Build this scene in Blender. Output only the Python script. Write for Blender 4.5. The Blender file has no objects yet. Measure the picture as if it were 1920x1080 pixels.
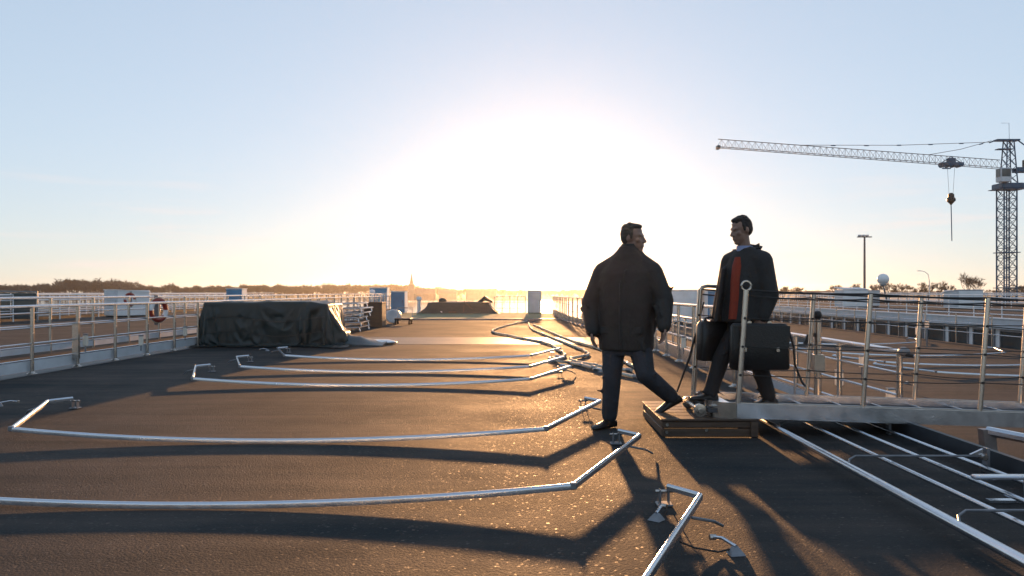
import bpy, bmesh, math, random
from mathutils import Vector, Matrix, noise
random.seed(7)
S = bpy.context.scene
COL = S.collection
R = math.radians

# ------------------------------------------------------------------ camera
EYE = 1.22
cam = bpy.data.cameras.new('camera')
cam.sensor_width = 36.0
cam.lens = 36.0 * 1500 / 1920
cam.shift_x = -25 / 1920
cam.shift_y = 8 / 1920
cam.clip_start = 0.05
cam.clip_end = 20000
camo = bpy.data.objects.new('camera', cam)
COL.objects.link(camo)
camo.location = (0, 0, EYE)
camo.rotation_euler = (R(90), 0, 0)
S.camera = camo

# ------------------------------------------------------------------ light
SUN_EL, SUN_AZ = R(5.2), R(1.3)
world = bpy.data.worlds.new('World')
S.world = world
world.use_nodes = True
wn = world.node_tree.nodes
wl = world.node_tree.links
bg = wn['Background']
sky = wn.new('ShaderNodeTexSky')
sky.sky_type = 'NISHITA'
sky.sun_disc = False
sky.sun_elevation = SUN_EL
sky.sun_rotation = SUN_AZ
sky.altitude = 0
sky.air_density = 1.0
sky.dust_density = 0.17
sky.ozone_density = 3.0
gam = wn.new('ShaderNodeGamma')          # soft film response of the whole sky
gam.inputs['Gamma'].default_value = 0.34
wl.new(sky.outputs[0], gam.inputs['Color'])
hsv = wn.new('ShaderNodeHueSaturation')
hsv.inputs['Saturation'].default_value = 0.86
wl.new(gam.outputs[0], hsv.inputs['Color'])
tint = wn.new('ShaderNodeMix')
tint.data_type = 'RGBA'
tint.blend_type = 'MULTIPLY'
tint.inputs['Factor'].default_value = 1.0
wl.new(hsv.outputs[0], tint.inputs['A'])
tint.inputs['B'].default_value = (1.0, 1.035, 1.13, 1)
# thin rosy streaks of high cloud low over the whole horizon
wtc = wn.new('ShaderNodeTexCoord')
wmp = wn.new('ShaderNodeMapping')
wmp.inputs['Scale'].default_value = (3.0, 3.0, 42.0)
wmp.inputs['Rotation'].default_value = (0.03, 0.05, 0)
wl.new(wtc.outputs['Generated'], wmp.inputs['Vector'])
wno = wn.new('ShaderNodeTexNoise')
wno.inputs['Scale'].default_value = 1.6
wno.inputs['Detail'].default_value = 7
wl.new(wmp.outputs[0], wno.inputs['Vector'])
wmr = wn.new('ShaderNodeMapRange')
wmr.inputs['From Min'].default_value = 0.56
wmr.inputs['From Max'].default_value = 0.74
wmr.inputs['To Max'].default_value = 0.85
wl.new(wno.outputs['Fac'], wmr.inputs['Value'])
wsx = wn.new('ShaderNodeSeparateXYZ')
wl.new(wtc.outputs['Generated'], wsx.inputs[0])
wel = wn.new('ShaderNodeMapRange')
wel.inputs['From Min'].default_value = 0.16
wel.inputs['From Max'].default_value = 0.03
wl.new(wsx.outputs['Z'], wel.inputs['Value'])
wmu = wn.new('ShaderNodeMath')
wmu.operation = 'MULTIPLY'
wl.new(wmr.outputs[0], wmu.inputs[0])
wl.new(wel.outputs[0], wmu.inputs[1])
cl = wn.new('ShaderNodeMix')
cl.data_type = 'RGBA'
wl.new(wmu.outputs[0], cl.inputs['Factor'])
wl.new(tint.outputs['Result'], cl.inputs['A'])
cl.inputs['B'].default_value = (2.0, 1.72, 1.62, 1)
wl.new(cl.outputs['Result'], bg.inputs['Color'])
bg.inputs['Strength'].default_value = 0.15
sun = bpy.data.lights.new('sun', 'SUN')
sun.energy = 2.5
sun.color = (1.0, 0.50, 0.20)
sun.angle = R(0.9)
suno = bpy.data.objects.new('sun', sun)
COL.objects.link(suno)
sd = Vector((math.sin(SUN_AZ) * math.cos(SUN_EL), math.cos(SUN_AZ) * math.cos(SUN_EL), math.sin(SUN_EL)))
suno.rotation_euler = sd.to_track_quat('Z', 'Y').to_euler()
suno.location = (0, 0, 60)
S.view_settings.view_transform = 'Standard'
S.view_settings.look = 'None'
S.view_settings.gamma = 1.0
S.view_settings.use_curve_mapping = False
S.view_settings.exposure = 1.72
S.cycles.use_denoising = True
S.cycles.max_bounces = 8
S.cycles.volume_bounces = 0

# ------------------------------------------------------------------ materials
MATS = {}


def mat(name, color, rough=0.5, metal=0.0, var=0.15, vscale=4.0, bump=0.0, bscale=40.0, spec=0.5, trans=0.0, stretch=None):
    m = bpy.data.materials.new(name)
    m.use_nodes = True
    nt = m.node_tree
    b = nt.nodes['Principled BSDF']
    tc = nt.nodes.new('ShaderNodeTexCoord')
    src = tc.outputs['Object']
    if stretch:
        mp = nt.nodes.new('ShaderNodeMapping')
        mp.inputs['Scale'].default_value = stretch
        nt.links.new(src, mp.inputs['Vector'])
        src = mp.outputs[0]
    n = nt.nodes.new('ShaderNodeTexNoise')
    n.inputs['Scale'].default_value = vscale
    n.inputs['Detail'].default_value = 6
    nt.links.new(src, n.inputs['Vector'])
    cr = nt.nodes.new('ShaderNodeValToRGB')
    cr.color_ramp.elements[0].position = 0.3
    cr.color_ramp.elements[1].position = 0.7
    lo = tuple(c * (1 - var) for c in color)
    hi = tuple(min(1, c * (1 + var)) for c in color)
    cr.color_ramp.elements[0].color = (*lo, 1)
    cr.color_ramp.elements[1].color = (*hi, 1)
    nt.links.new(n.outputs['Fac'], cr.inputs[0])
    nt.links.new(cr.outputs[0], b.inputs['Base Color'])
    b.inputs['Metallic'].default_value = metal
    b.inputs['Specular IOR Level'].default_value = spec
    mr = nt.nodes.new('ShaderNodeMapRange')
    mr.inputs['To Min'].default_value = max(0.02, rough - 0.08)
    mr.inputs['To Max'].default_value = min(1, rough + 0.08)
    nt.links.new(n.outputs['Fac'], mr.inputs['Value'])
    nt.links.new(mr.outputs[0], b.inputs['Roughness'])
    if bump:
        n2 = nt.nodes.new('ShaderNodeTexNoise')
        n2.inputs['Scale'].default_value = bscale
        n2.inputs['Detail'].default_value = 4
        nt.links.new(src, n2.inputs['Vector'])
        bp = nt.nodes.new('ShaderNodeBump')
        bp.inputs['Strength'].default_value = bump
        bp.inputs['Distance'].default_value = 0.02
        nt.links.new(n2.outputs['Fac'], bp.inputs['Height'])
        nt.links.new(bp.outputs[0], b.inputs['Normal'])
    if trans:
        t = nt.nodes.new('ShaderNodeBsdfTranslucent')
        t.inputs['Color'].default_value = (*hi, 1)
        mx = nt.nodes.new('ShaderNodeMixShader')
        mx.inputs[0].default_value = trans
        nt.links.new(b.outputs[0], mx.inputs[1])
        nt.links.new(t.outputs[0], mx.inputs[2])
        nt.links.new(mx.outputs[0], nt.nodes['Material Output'].inputs['Surface'])
    MATS[name] = m
    return m


def deck_material():
    m = bpy.data.materials.new('deck_coating')
    m.use_nodes = True
    nt = m.node_tree
    L = nt.links.new
    b = nt.nodes['Principled BSDF']
    tc = nt.nodes.new('ShaderNodeTexCoord')
    big = nt.nodes.new('ShaderNodeTexNoise')
    big.inputs['Scale'].default_value = 0.55
    big.inputs['Detail'].default_value = 7
    big.inputs['Roughness'].default_value = 0.62
    L(tc.outputs['Object'], big.inputs['Vector'])
    mp = nt.nodes.new('ShaderNodeMapping')
    mp.inputs['Scale'].default_value = (0.25, 3.0, 1)
    L(tc.outputs['Object'], mp.inputs['Vector'])
    streak = nt.nodes.new('ShaderNodeTexNoise')
    streak.inputs['Scale'].default_value = 1.6
    streak.inputs['Detail'].default_value = 5
    L(mp.outputs[0], streak.inputs['Vector'])
    mixn = nt.nodes.new('ShaderNodeMath')
    mixn.operation = 'ADD'
    L(big.outputs['Fac'], mixn.inputs[0])
    L(streak.outputs['Fac'], mixn.inputs[1])
    cr = nt.nodes.new('ShaderNodeValToRGB')
    e = cr.color_ramp.elements
    e[0].position = 0.38
    e[0].color = (0.020, 0.027, 0.031, 1)
    e[1].position = 0.62
    e[1].color = (0.062, 0.054, 0.050, 1)
    half = nt.nodes.new('ShaderNodeMath')
    half.operation = 'MULTIPLY'
    half.inputs[1].default_value = 0.5
    L(mixn.outputs[0], half.inputs[0])
    L(half.outputs[0], cr.inputs[0])
    # fine pale grit grains, with sun sparkle partly painted in as lighter colour
    gr = nt.nodes.new('ShaderNodeTexVoronoi')
    gr.inputs['Scale'].default_value = 75
    L(tc.outputs['Object'], gr.inputs['Vector'])
    gcr = nt.nodes.new('ShaderNodeMapRange')
    gcr.inputs['From Min'].default_value = 0.80
    gcr.inputs['From Max'].default_value = 1.0
    L(gr.outputs['Color'], gcr.inputs['Value'])
    mixc = nt.nodes.new('ShaderNodeMix')
    mixc.data_type = 'RGBA'
    pat = nt.nodes.new('ShaderNodeTexNoise')
    pat.inputs['Scale'].default_value = 1.3
    pat.inputs['Detail'].default_value = 8
    pat.inputs['Roughness'].default_value = 0.7
    pat.inputs['Distortion'].default_value = 0.6
    L(tc.outputs['Object'], pat.inputs['Vector'])
    pmr = nt.nodes.new('ShaderNodeMapRange')
    pmr.inputs['From Min'].default_value = 0.48
    pmr.inputs['From Max'].default_value = 0.68
    L(pat.outputs['Fac'], pmr.inputs['Value'])
    gm = nt.nodes.new('ShaderNodeMath')
    gm.operation = 'MULTIPLY'
    L(gcr.outputs[0], gm.inputs[0])
    L(pmr.outputs[0], gm.inputs[1])
    L(gm.outputs[0], mixc.inputs['Factor'])
    L(cr.outputs[0], mixc.inputs['A'])
    mixc.inputs['B'].default_value = (0.15, 0.11, 0.085, 1)
    L(mixc.outputs['Result'], b.inputs['Base Color'])
    rr = nt.nodes.new('ShaderNodeMapRange')
    rr.inputs['From Min'].default_value = 0.35
    rr.inputs['From Max'].default_value = 0.65
    rr.inputs['To Min'].default_value = 0.88
    rr.inputs['To Max'].default_value = 0.72
    L(big.outputs['Fac'], rr.inputs['Value'])
    rg = nt.nodes.new('ShaderNodeMix')
    rg.data_type = 'FLOAT'
    L(gcr.outputs[0], rg.inputs['Factor'])
    L(rr.outputs[0], rg.inputs['A'])
    rg.inputs['B'].default_value = 0.4
    L(rg.outputs['Result'], b.inputs['Roughness'])
    b.inputs['Specular IOR Level'].default_value = 0.12
    fine = nt.nodes.new('ShaderNodeTexNoise')
    fine.inputs['Scale'].default_value = 300
    fine.inputs['Detail'].default_value = 3
    L(tc.outputs['Object'], fine.inputs['Vector'])
    sm = nt.nodes.new('ShaderNodeMath')
    sm.operation = 'SUBTRACT'
    L(fine.outputs['Fac'], sm.inputs[0])
    L(gr.outputs['Distance'], sm.inputs[1])
    bp = nt.nodes.new('ShaderNodeBump')
    bp.inputs['Strength'].default_value = 0.8
    bp.inputs['Distance'].default_value = 0.008
    L(sm.outputs[0], bp.inputs['Height'])
    L(bp.outputs[0], b.inputs['Normal'])
    return m


def water_material():
    m = mat('river_water', (0.02, 0.03, 0.035), 0.10, 0, 0.2, 0.02)
    nt = m.node_tree
    b = nt.nodes['Principled BSDF']
    tc = nt.nodes.new('ShaderNodeTexCoord')
    n = nt.nodes.new('ShaderNodeTexNoise')
    n.inputs['Scale'].default_value = 0.5
    n.inputs['Detail'].default_value = 5
    nt.links.new(tc.outputs['Object'], n.inputs['Vector'])
    bp = nt.nodes.new('ShaderNodeBump')
    bp.inputs['Strength'].default_value = 0.5
    bp.inputs['Distance'].default_value = 0.25
    nt.links.new(n.outputs['Fac'], bp.inputs['Height'])
    nt.links.new(bp.outputs[0], b.inputs['Normal'])
    return m


DECK = deck_material()
WATER = water_material()
ALU = mat('brushed_aluminium', (0.60, 0.64, 0.70), 0.24, 0.95, 0.05, 9, 0.03, 60)
STEEL = mat('stainless_steel', (0.50, 0.46, 0.42), 0.24, 0.95, 0.05, 14)
GALV = mat('galvanised_steel', (0.21, 0.22, 0.24), 0.45, 0.7, 0.15, 12)
TOED = mat('dark_grey_paint', (0.03, 0.035, 0.042), 0.5, 0, 0.2, 6)
MATT = mat('walkway_mat', (0.05, 0.05, 0.055), 0.7, 0, 0.2, 20, 0.3, 60)
WHITE = mat('white_paint', (0.78, 0.79, 0.80), 0.4, 0, 0.06, 3)
GREYW = mat('pale_grey_paint', (0.50, 0.54, 0.58), 0.45, 0, 0.1, 3)
BLUE = mat('blue_paint', (0.05, 0.20, 0.36), 0.4, 0, 0.2, 3)
CRANEB = mat('crane_blue_paint', (0.018, 0.075, 0.14), 0.5, 0, 0.25, 2)
JIBC = mat('crane_grey_paint', (0.09, 0.09, 0.10), 0.5, 0, 0.2, 2)
BLACK = mat('black_rubber', (0.012, 0.012, 0.013), 0.5, 0, 0.2, 20)
TARP = mat('dark_green_tarpaulin', (0.012, 0.022, 0.023), 0.42, 0, 0.15, 2.2, 0.15, 30, 0.5)
BLUETARP = mat('blue_grey_tarpaulin', (0.03, 0.05, 0.06), 0.42, 0, 0.3, 3, 0.4, 12)
WOOD = mat('dark_timber', (0.065, 0.038, 0.023), 0.55, 0, 0.35, 5, 0.25, 30, stretch=(1, 8, 8))
ROPE = mat('white_rope', (0.55, 0.50, 0.42), 0.7, 0, 0.2, 30, 0.3, 120)
GREEN = mat('green_deck_carpet', (0.10, 0.15, 0.09), 0.85, 0, 0.3, 1.5, 0.3, 80)
STRIP = mat('pale_grey_band', (0.13, 0.11, 0.095), 0.55, 0, 0.25, 1.0, 0.3, 90)
LAMPW = mat('white_lamp_plastic', (0.85, 0.82, 0.75), 0.35, 0, 0.03, 3, trans=0.5)
GLASS = mat('dark_window_glass', (0.05, 0.065, 0.07), 0.08, 0, 0.4, 0.6)
RED = mat('lifebuoy_red', (0.28, 0.03, 0.018), 0.45, 0, 0.1, 3)
BARK = mat('bare_bark', (0.075, 0.055, 0.042), 0.9, 0, 0.3, 1)
LAND = mat('winter_grass', (0.07, 0.075, 0.04), 0.95, 0, 0.4, 0.02)
CONC = mat('quay_concrete', (0.28, 0.27, 0.25), 0.8, 0, 0.2, 0.3)
HOUSE = mat('grey_render', (0.20, 0.18, 0.17), 0.8, 0, 0.15, 0.5)
ROOF = mat('slate_roof', (0.08, 0.08, 0.09), 0.6, 0, 0.2, 0.7)
STONE = mat('church_stone', (0.22, 0.20, 0.18), 0.8, 0, 0.2, 0.4)
JACKET1 = mat('dark_work_jacket', (0.020, 0.019, 0.018), 0.75, 0, 0.3, 6, 0.5, 14)
JACKET2 = mat('charcoal_coat', (0.018, 0.017, 0.017), 0.75, 0, 0.3, 6, 0.5, 16)
JEANS = mat('dark_blue_denim', (0.022, 0.025, 0.033), 0.8, 0, 0.3, 8, 0.4, 22)
TROUS = mat('black_trousers', (0.014, 0.013, 0.014), 0.8, 0, 0.3, 8, 0.4, 22)
SHOE = mat('black_shoe_leather', (0.012, 0.011, 0.010), 0.4, 0, 0.3, 10)
SKIN = mat('skin', (0.23, 0.135, 0.098), 0.5, 0, 0.08, 12)
HAIR1 = mat('short_brown_hair', (0.07, 0.05, 0.035), 0.7, 0, 0.3, 40, 0.6, 90)
HAIR2 = mat('short_dark_hair', (0.022, 0.015, 0.011), 0.7, 0, 0.3, 40, 0.6, 90)
ORANGE = mat('orange_red_knit', (0.24, 0.028, 0.009), 0.8, 0, 0.12, 20, 0.3, 60)
SHIRT = mat('pale_blue_shirt', (0.22, 0.28, 0.46), 0.7, 0, 0.08, 10)
LEATHER = mat('black_case_leather', (0.010, 0.0095, 0.0095), 0.42, 0, 0.3, 6, 0.2, 60)
BADGE = mat('pale_badge', (0.5, 0.5, 0.48), 0.6)
EYEM = mat('eye', (0.16, 0.13, 0.11), 0.35)
DOME = mat('radome_white', (0.80, 0.81, 0.82), 0.35, 0, 0.03, 2)

# ------------------------------------------------------------------ mesh builder


class MB:
    def __init__(s):
        s.v = []
        s.f = []

    def quadstrip(s, rings, closed=True, caps=True):
        n = len(rings[0])
        b = len(s.v)
        for r in rings:
            s.v.extend([tuple(p) for p in r])
        for i in range(len(rings) - 1):
            for j in range(n if closed else n - 1):
                k = (j + 1) % n
                s.f.append((b + i * n + j, b + i * n + k, b + (i + 1) * n + k, b + (i + 1) * n + j))
        if caps and closed:
            s.f.append(tuple(b + j for j in reversed(range(n))))
            s.f.append(tuple(b + (len(rings) - 1) * n + j for j in range(n)))
        return s

    def box(s, x0, x1, y0, y1, z0, z1):
        return s.quadstrip([[(x0, y0, z0), (x1, y0, z0), (x1, y1, z0), (x0, y1, z0)],
                            [(x0, y0, z1), (x1, y0, z1), (x1, y1, z1), (x0, y1, z1)]])

    def bevbox(s, x0, x1, y0, y1, z0, z1, b):
        def ring(i, z):
            return [(x0 + i + b, y0 + i, z), (x1 - i - b, y0 + i, z), (x1 - i, y0 + i + b, z), (x1 - i, y1 - i - b, z),
                    (x1 - i - b, y1 - i, z), (x0 + i + b, y1 - i, z), (x0 + i, y1 - i - b, z), (x0 + i, y0 + i + b, z)]
        return s.quadstrip([ring(b, z0), ring(0, z0 + b), ring(0, z1 - b), ring(b, z1)])

    def prism(s, poly, z0, z1):
        return s.quadstrip([[(x, y, z0) for x, y in poly], [(x, y, z1) for x, y in poly]])

    def tube(s, pts, r, n=8, caps=True):
        pts = [Vector(p) for p in pts]
        rs = r if isinstance(r, (list, tuple)) else [r] * len(pts)
        rings = []
        for i, p in enumerate(pts):
            t = (pts[min(i + 1, len(pts) - 1)] - pts[max(i - 1, 0)]).normalized()
            up = Vector((0, 0, 1)) if abs(t.z) < 0.95 else Vector((0, 1, 0))
            u = t.cross(up).normalized()
            w = u.cross(t).normalized()
            rings.append([p + (u * math.cos(a) + w * math.sin(a)) * rs[i]
                          for a in [2 * math.pi * (k + .5) / n for k in range(n)]])
        return s.quadstrip(rings, True, caps)

    def sweep(s, pts, w, h):
        prof = [(-.5, 0), (-.5, .62), (-.46, .76), (-.36, .89), (-.2, .97), (0, 1), (.2, .97), (.36, .89), (.46, .76), (.5, .62), (.5, 0)]
        pts = [Vector(p) for p in pts]
        rings = []
        for i, p in enumerate(pts):
            d0 = (pts[i] - pts[i - 1]).normalized() if i else (pts[1] - pts[0]).normalized()
            d1 = (pts[i + 1] - pts[i]).normalized() if i < len(pts) - 1 else d0
            t = (d0 + d1).normalized()
            u = Vector((t.y, -t.x, 0)).normalized()
            k = 1 / max(0.5, math.cos(d0.angle(d1) / 2)) if d0.angle(d1) > 0.01 else 1
            rings.append([p + u * (a * w * k) + Vector((0, 0, b * h)) for a, b in prof])
        return s.quadstrip(rings)

    def lathe(s, prof, c=(0, 0, 0), n=16, axis='z'):
        rings = []
        for r, z in prof:
            ring = []
            for k in range(n):
                a = 2 * math.pi * k / n
                x, y = r * math.cos(a), r * math.sin(a)
                q = {'z': (x, y, z), 'y': (x, z, -y), 'x': (z, x, y)}[axis]
                ring.append((c[0] + q[0], c[1] + q[1], c[2] + q[2]))
            rings.append(ring)
        return s.quadstrip(rings)

    def ell(s, c, rx, ry, rz, rot=None, n=14, m=9):
        rings = []
        for i in range(m):
            t = -math.pi / 2 + math.pi * (i + .02) / (m - 1 + .04)
            ring = []
            for k in range(n):
                a = 2 * math.pi * k / n
                v = Vector((rx * math.cos(t) * math.cos(a), ry * math.cos(t) * math.sin(a), rz * math.sin(t)))
                if rot is not None:
                    v = rot @ v
                ring.append(Vector(c) + v)
            rings.append(ring)
        return s.quadstrip(rings)

    def cap(s, a, ra, b, rb, n=10):
        a, b = Vector(a), Vector(b)
        d = (b - a).normalized()
        pts, rs = [], []
        for t in (-1, -.85, -.5):
            pts.append(a + d * ra * t)
            rs.append(max(.02 * ra, ra * math.sqrt(max(0, 1 - t * t))))
        pts.append(a); rs.append(ra); pts.append(b); rs.append(rb)
        for t in (.5, .85, 1):
            pts.append(b + d * rb * t)
            rs.append(max(.02 * rb, rb * math.sqrt(max(0, 1 - t * t))))
        return s.tube(pts, rs, n)

    def chain(s, pr, n=10):
        for (a, ra), (b, rb) in zip(pr[:-1], pr[1:]):
            s.cap(a, ra, b, rb, n)
        return s

    def sect(s, secs, n=20, pw=2.4):
        # stacked rounded sections: (centre, lateral vector, depth vector)
        rings = []
        for c, u, w in secs:
            c, u, w = Vector(c), Vector(u), Vector(w)
            ring = []
            for k in range(n):
                a = 2 * math.pi * k / n
                ca, sa = math.cos(a), math.sin(a)
                ring.append(c + u * math.copysign(abs(ca) ** (2 / pw), ca) + w * math.copysign(abs(sa) ** (2 / pw), sa))
            rings.append(ring)
        return s.quadstrip(rings)

    def mesh(s, name, m, smooth=False):
        me = bpy.data.meshes.new(name)
        me.from_pydata([tuple(p) for p in s.v], [], s.f)
        bm = bmesh.new()
        bm.from_mesh(me)
        bmesh.ops.recalc_face_normals(bm, faces=bm.faces)
        bm.to_mesh(me)
        bm.free()
        me.materials.append(m)
        if smooth:
            me.polygons.foreach_set('use_smooth', [True] * len(me.polygons))
            try:
                me.set_sharp_from_angle(angle=R(40))
            except Exception:
                pass
        return me

    def build(s, name, m, parent=None, smooth=False, loc=None):
        return link(name, s.mesh(name, m, smooth), parent, loc)


def link(name, me, parent=None, loc=None):
    o = bpy.data.objects.new(name, me)
    COL.objects.link(o)
    if parent is not None:
        o.parent = parent
    if loc is not None:
        o.location = loc
    return o


def empty(name, loc=(0, 0, 0), rz=0):
    o = bpy.data.objects.new(name, None)
    o.empty_display_size = 0.2
    COL.objects.link(o)
    o.location = loc
    o.rotation_euler = (0, 0, rz)
    return o


def tag(o, label=None, cat=None, group=None, kind=None):
    if label: o['label'] = label
    if cat: o['category'] = cat
    if group: o['group'] = group
    if kind: o['kind'] = kind
    return o


def copy_tree(o, parent=None):
    c = o.copy()
    COL.objects.link(c)
    c.parent = parent
    for ch in list(o.children):
        copy_tree(ch, c)
    return c


# ------------------------------------------------------------------ setting: water, banks, decks
WZ = -6.0
w = MB()
w.v = [(-3000, -400, WZ), (3000, -400, WZ), (3000, 3000, WZ), (-3000, 3000, WZ)]
w.f = [(0, 1, 2, 3)]
tag(w.build('water', WATER), kind='structure')

g = MB()
nx, ny = 60, 14
for j in range(ny + 1):
    for i in range(nx + 1):
        x = -2900 + 5800 * i / nx
        y = 690 + (2900 - 690) * (j / ny) ** 1.6
        z = WZ - .8 if j == 0 else WZ + 1.0 + 2.0 * noise.noise((x * .004, y * .003, 0)) + 3.0 * (j / ny)
        g.v.append((x, y + 25 * noise.noise((x * .01, 3, 0)), z))
for j in range(ny):
    for i in range(nx):
        a = j * (nx + 1) + i
        g.f.append((a, a + 1, a + nx + 2, a + nx + 1))
tag(g.build('river_bank', LAND, smooth=True), kind='structure')
q = MB().prism([(44, -60), (2900, -60), (2900, 640), (150, 640), (44, 420)], WZ - .5, -2.5)
tag(q.build('quay_ground', CONC), kind='structure')

# own ship
sd_ = empty('ship_deck')
tag(sd_, kind='structure')
OWN = [(-7.75, -14), (3.42, -14), (3.42, 8.05), (2.95, 8.05), (2.95, 22), (1.9, 34), (1.7, 47.2), (-8.1, 47.2), (-7.9, 20)]
MB().prism(OWN, -0.14, 0.0).build('deck_surface', DECK, sd_)
MB().prism([(x * .985 - .03, y * .995) for x, y in OWN], WZ - .5, -0.143).build('hull', WHITE, sd_)
MB().prism([(-7.2, 18.7), (2.55, 18.7), (2.55, 21.6), (-7.2, 21.6)], .001, .005).build('pale_band', STRIP, sd_)  # flat band, paler than the deck around it
MB().prism([(-7.3, 35.5), (1.45, 35.5), (1.3, 46.6), (-7.5, 46.6)], .001, .03).build('carpet', GREEN, sd_)
MB().prism([(-7.45, 35.32), (1.55, 35.32), (1.55, 35.49), (-7.45, 35.49)], .001, .05).build('carpet_edging', GALV, sd_)
MB().box(-7.72, -7.22, -13, 46.9, .001, .005).build('dark_gutter_strip', TOED, sd_)  # gutter as a flat sheet, the dark gap below the toe board painted in
# bulwark plate beside the lowered railing
MB().box(3.22, 3.26, -10, 7.98, 0.001, .125).build('toe_plate', TOED, sd_)
MB().box(2.02, 3.215, 7.95, 7.99, 0.001, .17).build('shade_plate', TOED, sd_)  # added plate, hidden behind the gangway, to shade the deck in front

# ------------------------------------------------------------------ railings


def post_mesh(h, r=.027, m=STEEL):
    return MB().tube([(0, 0, 0.002), (0, 0, h)], r, 10).mesh('post', m, True)


def flange_mesh():
    return MB().lathe([(.075, 0.001), (.075, .014), (.04, .03), (.03, .05)], n=14).mesh('base_flange', STEEL, True)


FLANGE = flange_mesh()


def lampbox(parent, x, y, z):
    a = MB().bevbox(-.035, .035, -.03, .03, 0, .17, .008).build('rail_lamp', LAMPW, parent, loc=(x, y, z))
    MB().bevbox(-.036, .036, -.031, .031, .171, .2, .006).build('lamp_cap', GALV, a)
    MB().tube([(0, 0, -.1), (0, 0, -.001)], .012, 6).build('lamp_stem', GALV, a)
    return a


def railing(label, group, path, zd, posts, top=1.0, mids=(.72, .46), toe=None, flange=True, cat='railing',
            r_top=.026, r_mid=.014, r_post=.027, toem=GREYW, toe_off=0.0, pm=STEEL, mm=ALU):
    """path: list of (x, y); posts: list of y values along the path"""
    def at(y):
        for (x0, y0), (x1, y1) in zip(path[:-1], path[1:]):
            if y0 <= y <= y1:
                return x0 + (x1 - x0) * (y - y0) / (y1 - y0)
        return path[-1][0]
    t = empty('deck_railing', (path[0][0], path[0][1], zd))
    tag(t, label, 'railing', group)
    ox, oy = path[0]
    pme = post_mesh(top, r_post, pm)
    for y in posts:
        p = link('post', pme, t, (at(y) - ox, y - oy, 0))
        if flange:
            link('base_flange', FLANGE, p)
    MB().tube([(x - ox, y - oy, top + .01) for x, y in path], r_top, 8).build('handrail', mm, t, True)
    for z in mids:
        MB().tube([(x - ox, y - oy, z) for x, y in path], r_mid, 6).build('rail_pipe', mm, t, True)
    if toe:
        tb = MB()
        for (x0, y0), (x1, y1) in zip(path[:-1], path[1:]):
            tb.quadstrip([[(x0 - ox + toe_off - .012, y0 - oy, toe[0]), (x0 - ox + toe_off + .012, y0 - oy, toe[0]),
                           (x0 - ox + toe_off + .012, y0 - oy, toe[1]), (x0 - ox + toe_off - .012, y0 - oy, toe[1])],
                          [(x1 - ox + toe_off - .012, y1 - oy, toe[0]), (x1 - ox + toe_off + .012, y1 - oy, toe[0]),
                           (x1 - ox + toe_off + .012, y1 - oy, toe[1]), (x1 - ox + toe_off - .012, y1 - oy, toe[1])]])
        tb.build('toe_board', toem, t)
        MB().tube([(x - ox + toe_off, y - oy, toe[1] + .014) for x, y in path], .013, 6).build('toe_rail', mm, t, True)
    return t


G_RAIL = 'steel railings along the ship decks'
left = railing('long steel railing with pale toe board along the left edge, behind the covered stack', G_RAIL,
               [(-7.3, 8.2), (-7.3, 20), (-7.55, 46.6)], 0.0, [9.44 + 1.2 * i for i in range(31)], toe=(.05, .20), toe_off=-.06)
for y, z in ((13.15, .34), (15.05, .22), (17.0, .30), (10.6, .3)):
    lampbox(left, .07, y - 8.2, z)
MB().box(-.05, .05, 13.0 - 8.2 - .03, 13.0 - 8.2 + .03, .14, .72).build('thick_post', STEEL, left)
right = railing('long steel railing with glinting toe board behind the two men', G_RAIL,
                [(2.68, 9.0), (2.68, 21), (1.75, 33), (1.55, 46.4)], 0.0, [9.0 + 1.25 * i for i in range(30)],
                toe=(.04, .24), toe_off=.03, toem=ALU)
for y, z in ((10.4, .3), (13.2, .3), (16.4, .3)):
    lampbox(right, -.07, y - 9.0, z)
bow = empty('bow_railing', (-1.8, 46.5, 0))
tag(bow, 'short see-through railing at the far end of the deck, left of the grey cabinet', 'railing', G_RAIL)
pme = post_mesh(.95, .02)
for i in range(5):
    link('post', pme, bow, (i * .45, 0, 0))
MB().tube([(0, 0, .96), (1.8, 0, .96)], .022, 6).build('handrail', ALU, bow)
for z in (.3, .62):
    MB().tube([(0, 0, z), (1.8, 0, z)], .014, 6).build('rail_pipe', ALU, bow)

ep = empty('railing_post', (2.82, 7.72, 0))
tag(ep, 'lone stout brown railing post with black knob, just beyond the gangway', 'post')
MB().tube([(0, 0, .002), (0, 0, .96)], .036, 12).build('shaft', STEEL, ep, True)
MB().lathe([(.012, .95), (.03, .965), (.042, 1.0), (.03, 1.035), (.005, 1.045)], n=14).build('knob', BLACK, ep, True)
MB().tube([(0, 0, .82), (-.10, -.03, .80), (-.13, -.03, .72)], .022, 8).build('latch', BLACK, ep, True)
MB().box(-.05, .05, -.06, .06, .45, .62).build('clamp', STEEL, ep)
MB().lathe([(.085, .001), (.085, .014), (.05, .03)], n=14).build('base_flange', STEEL, ep, True)

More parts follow.
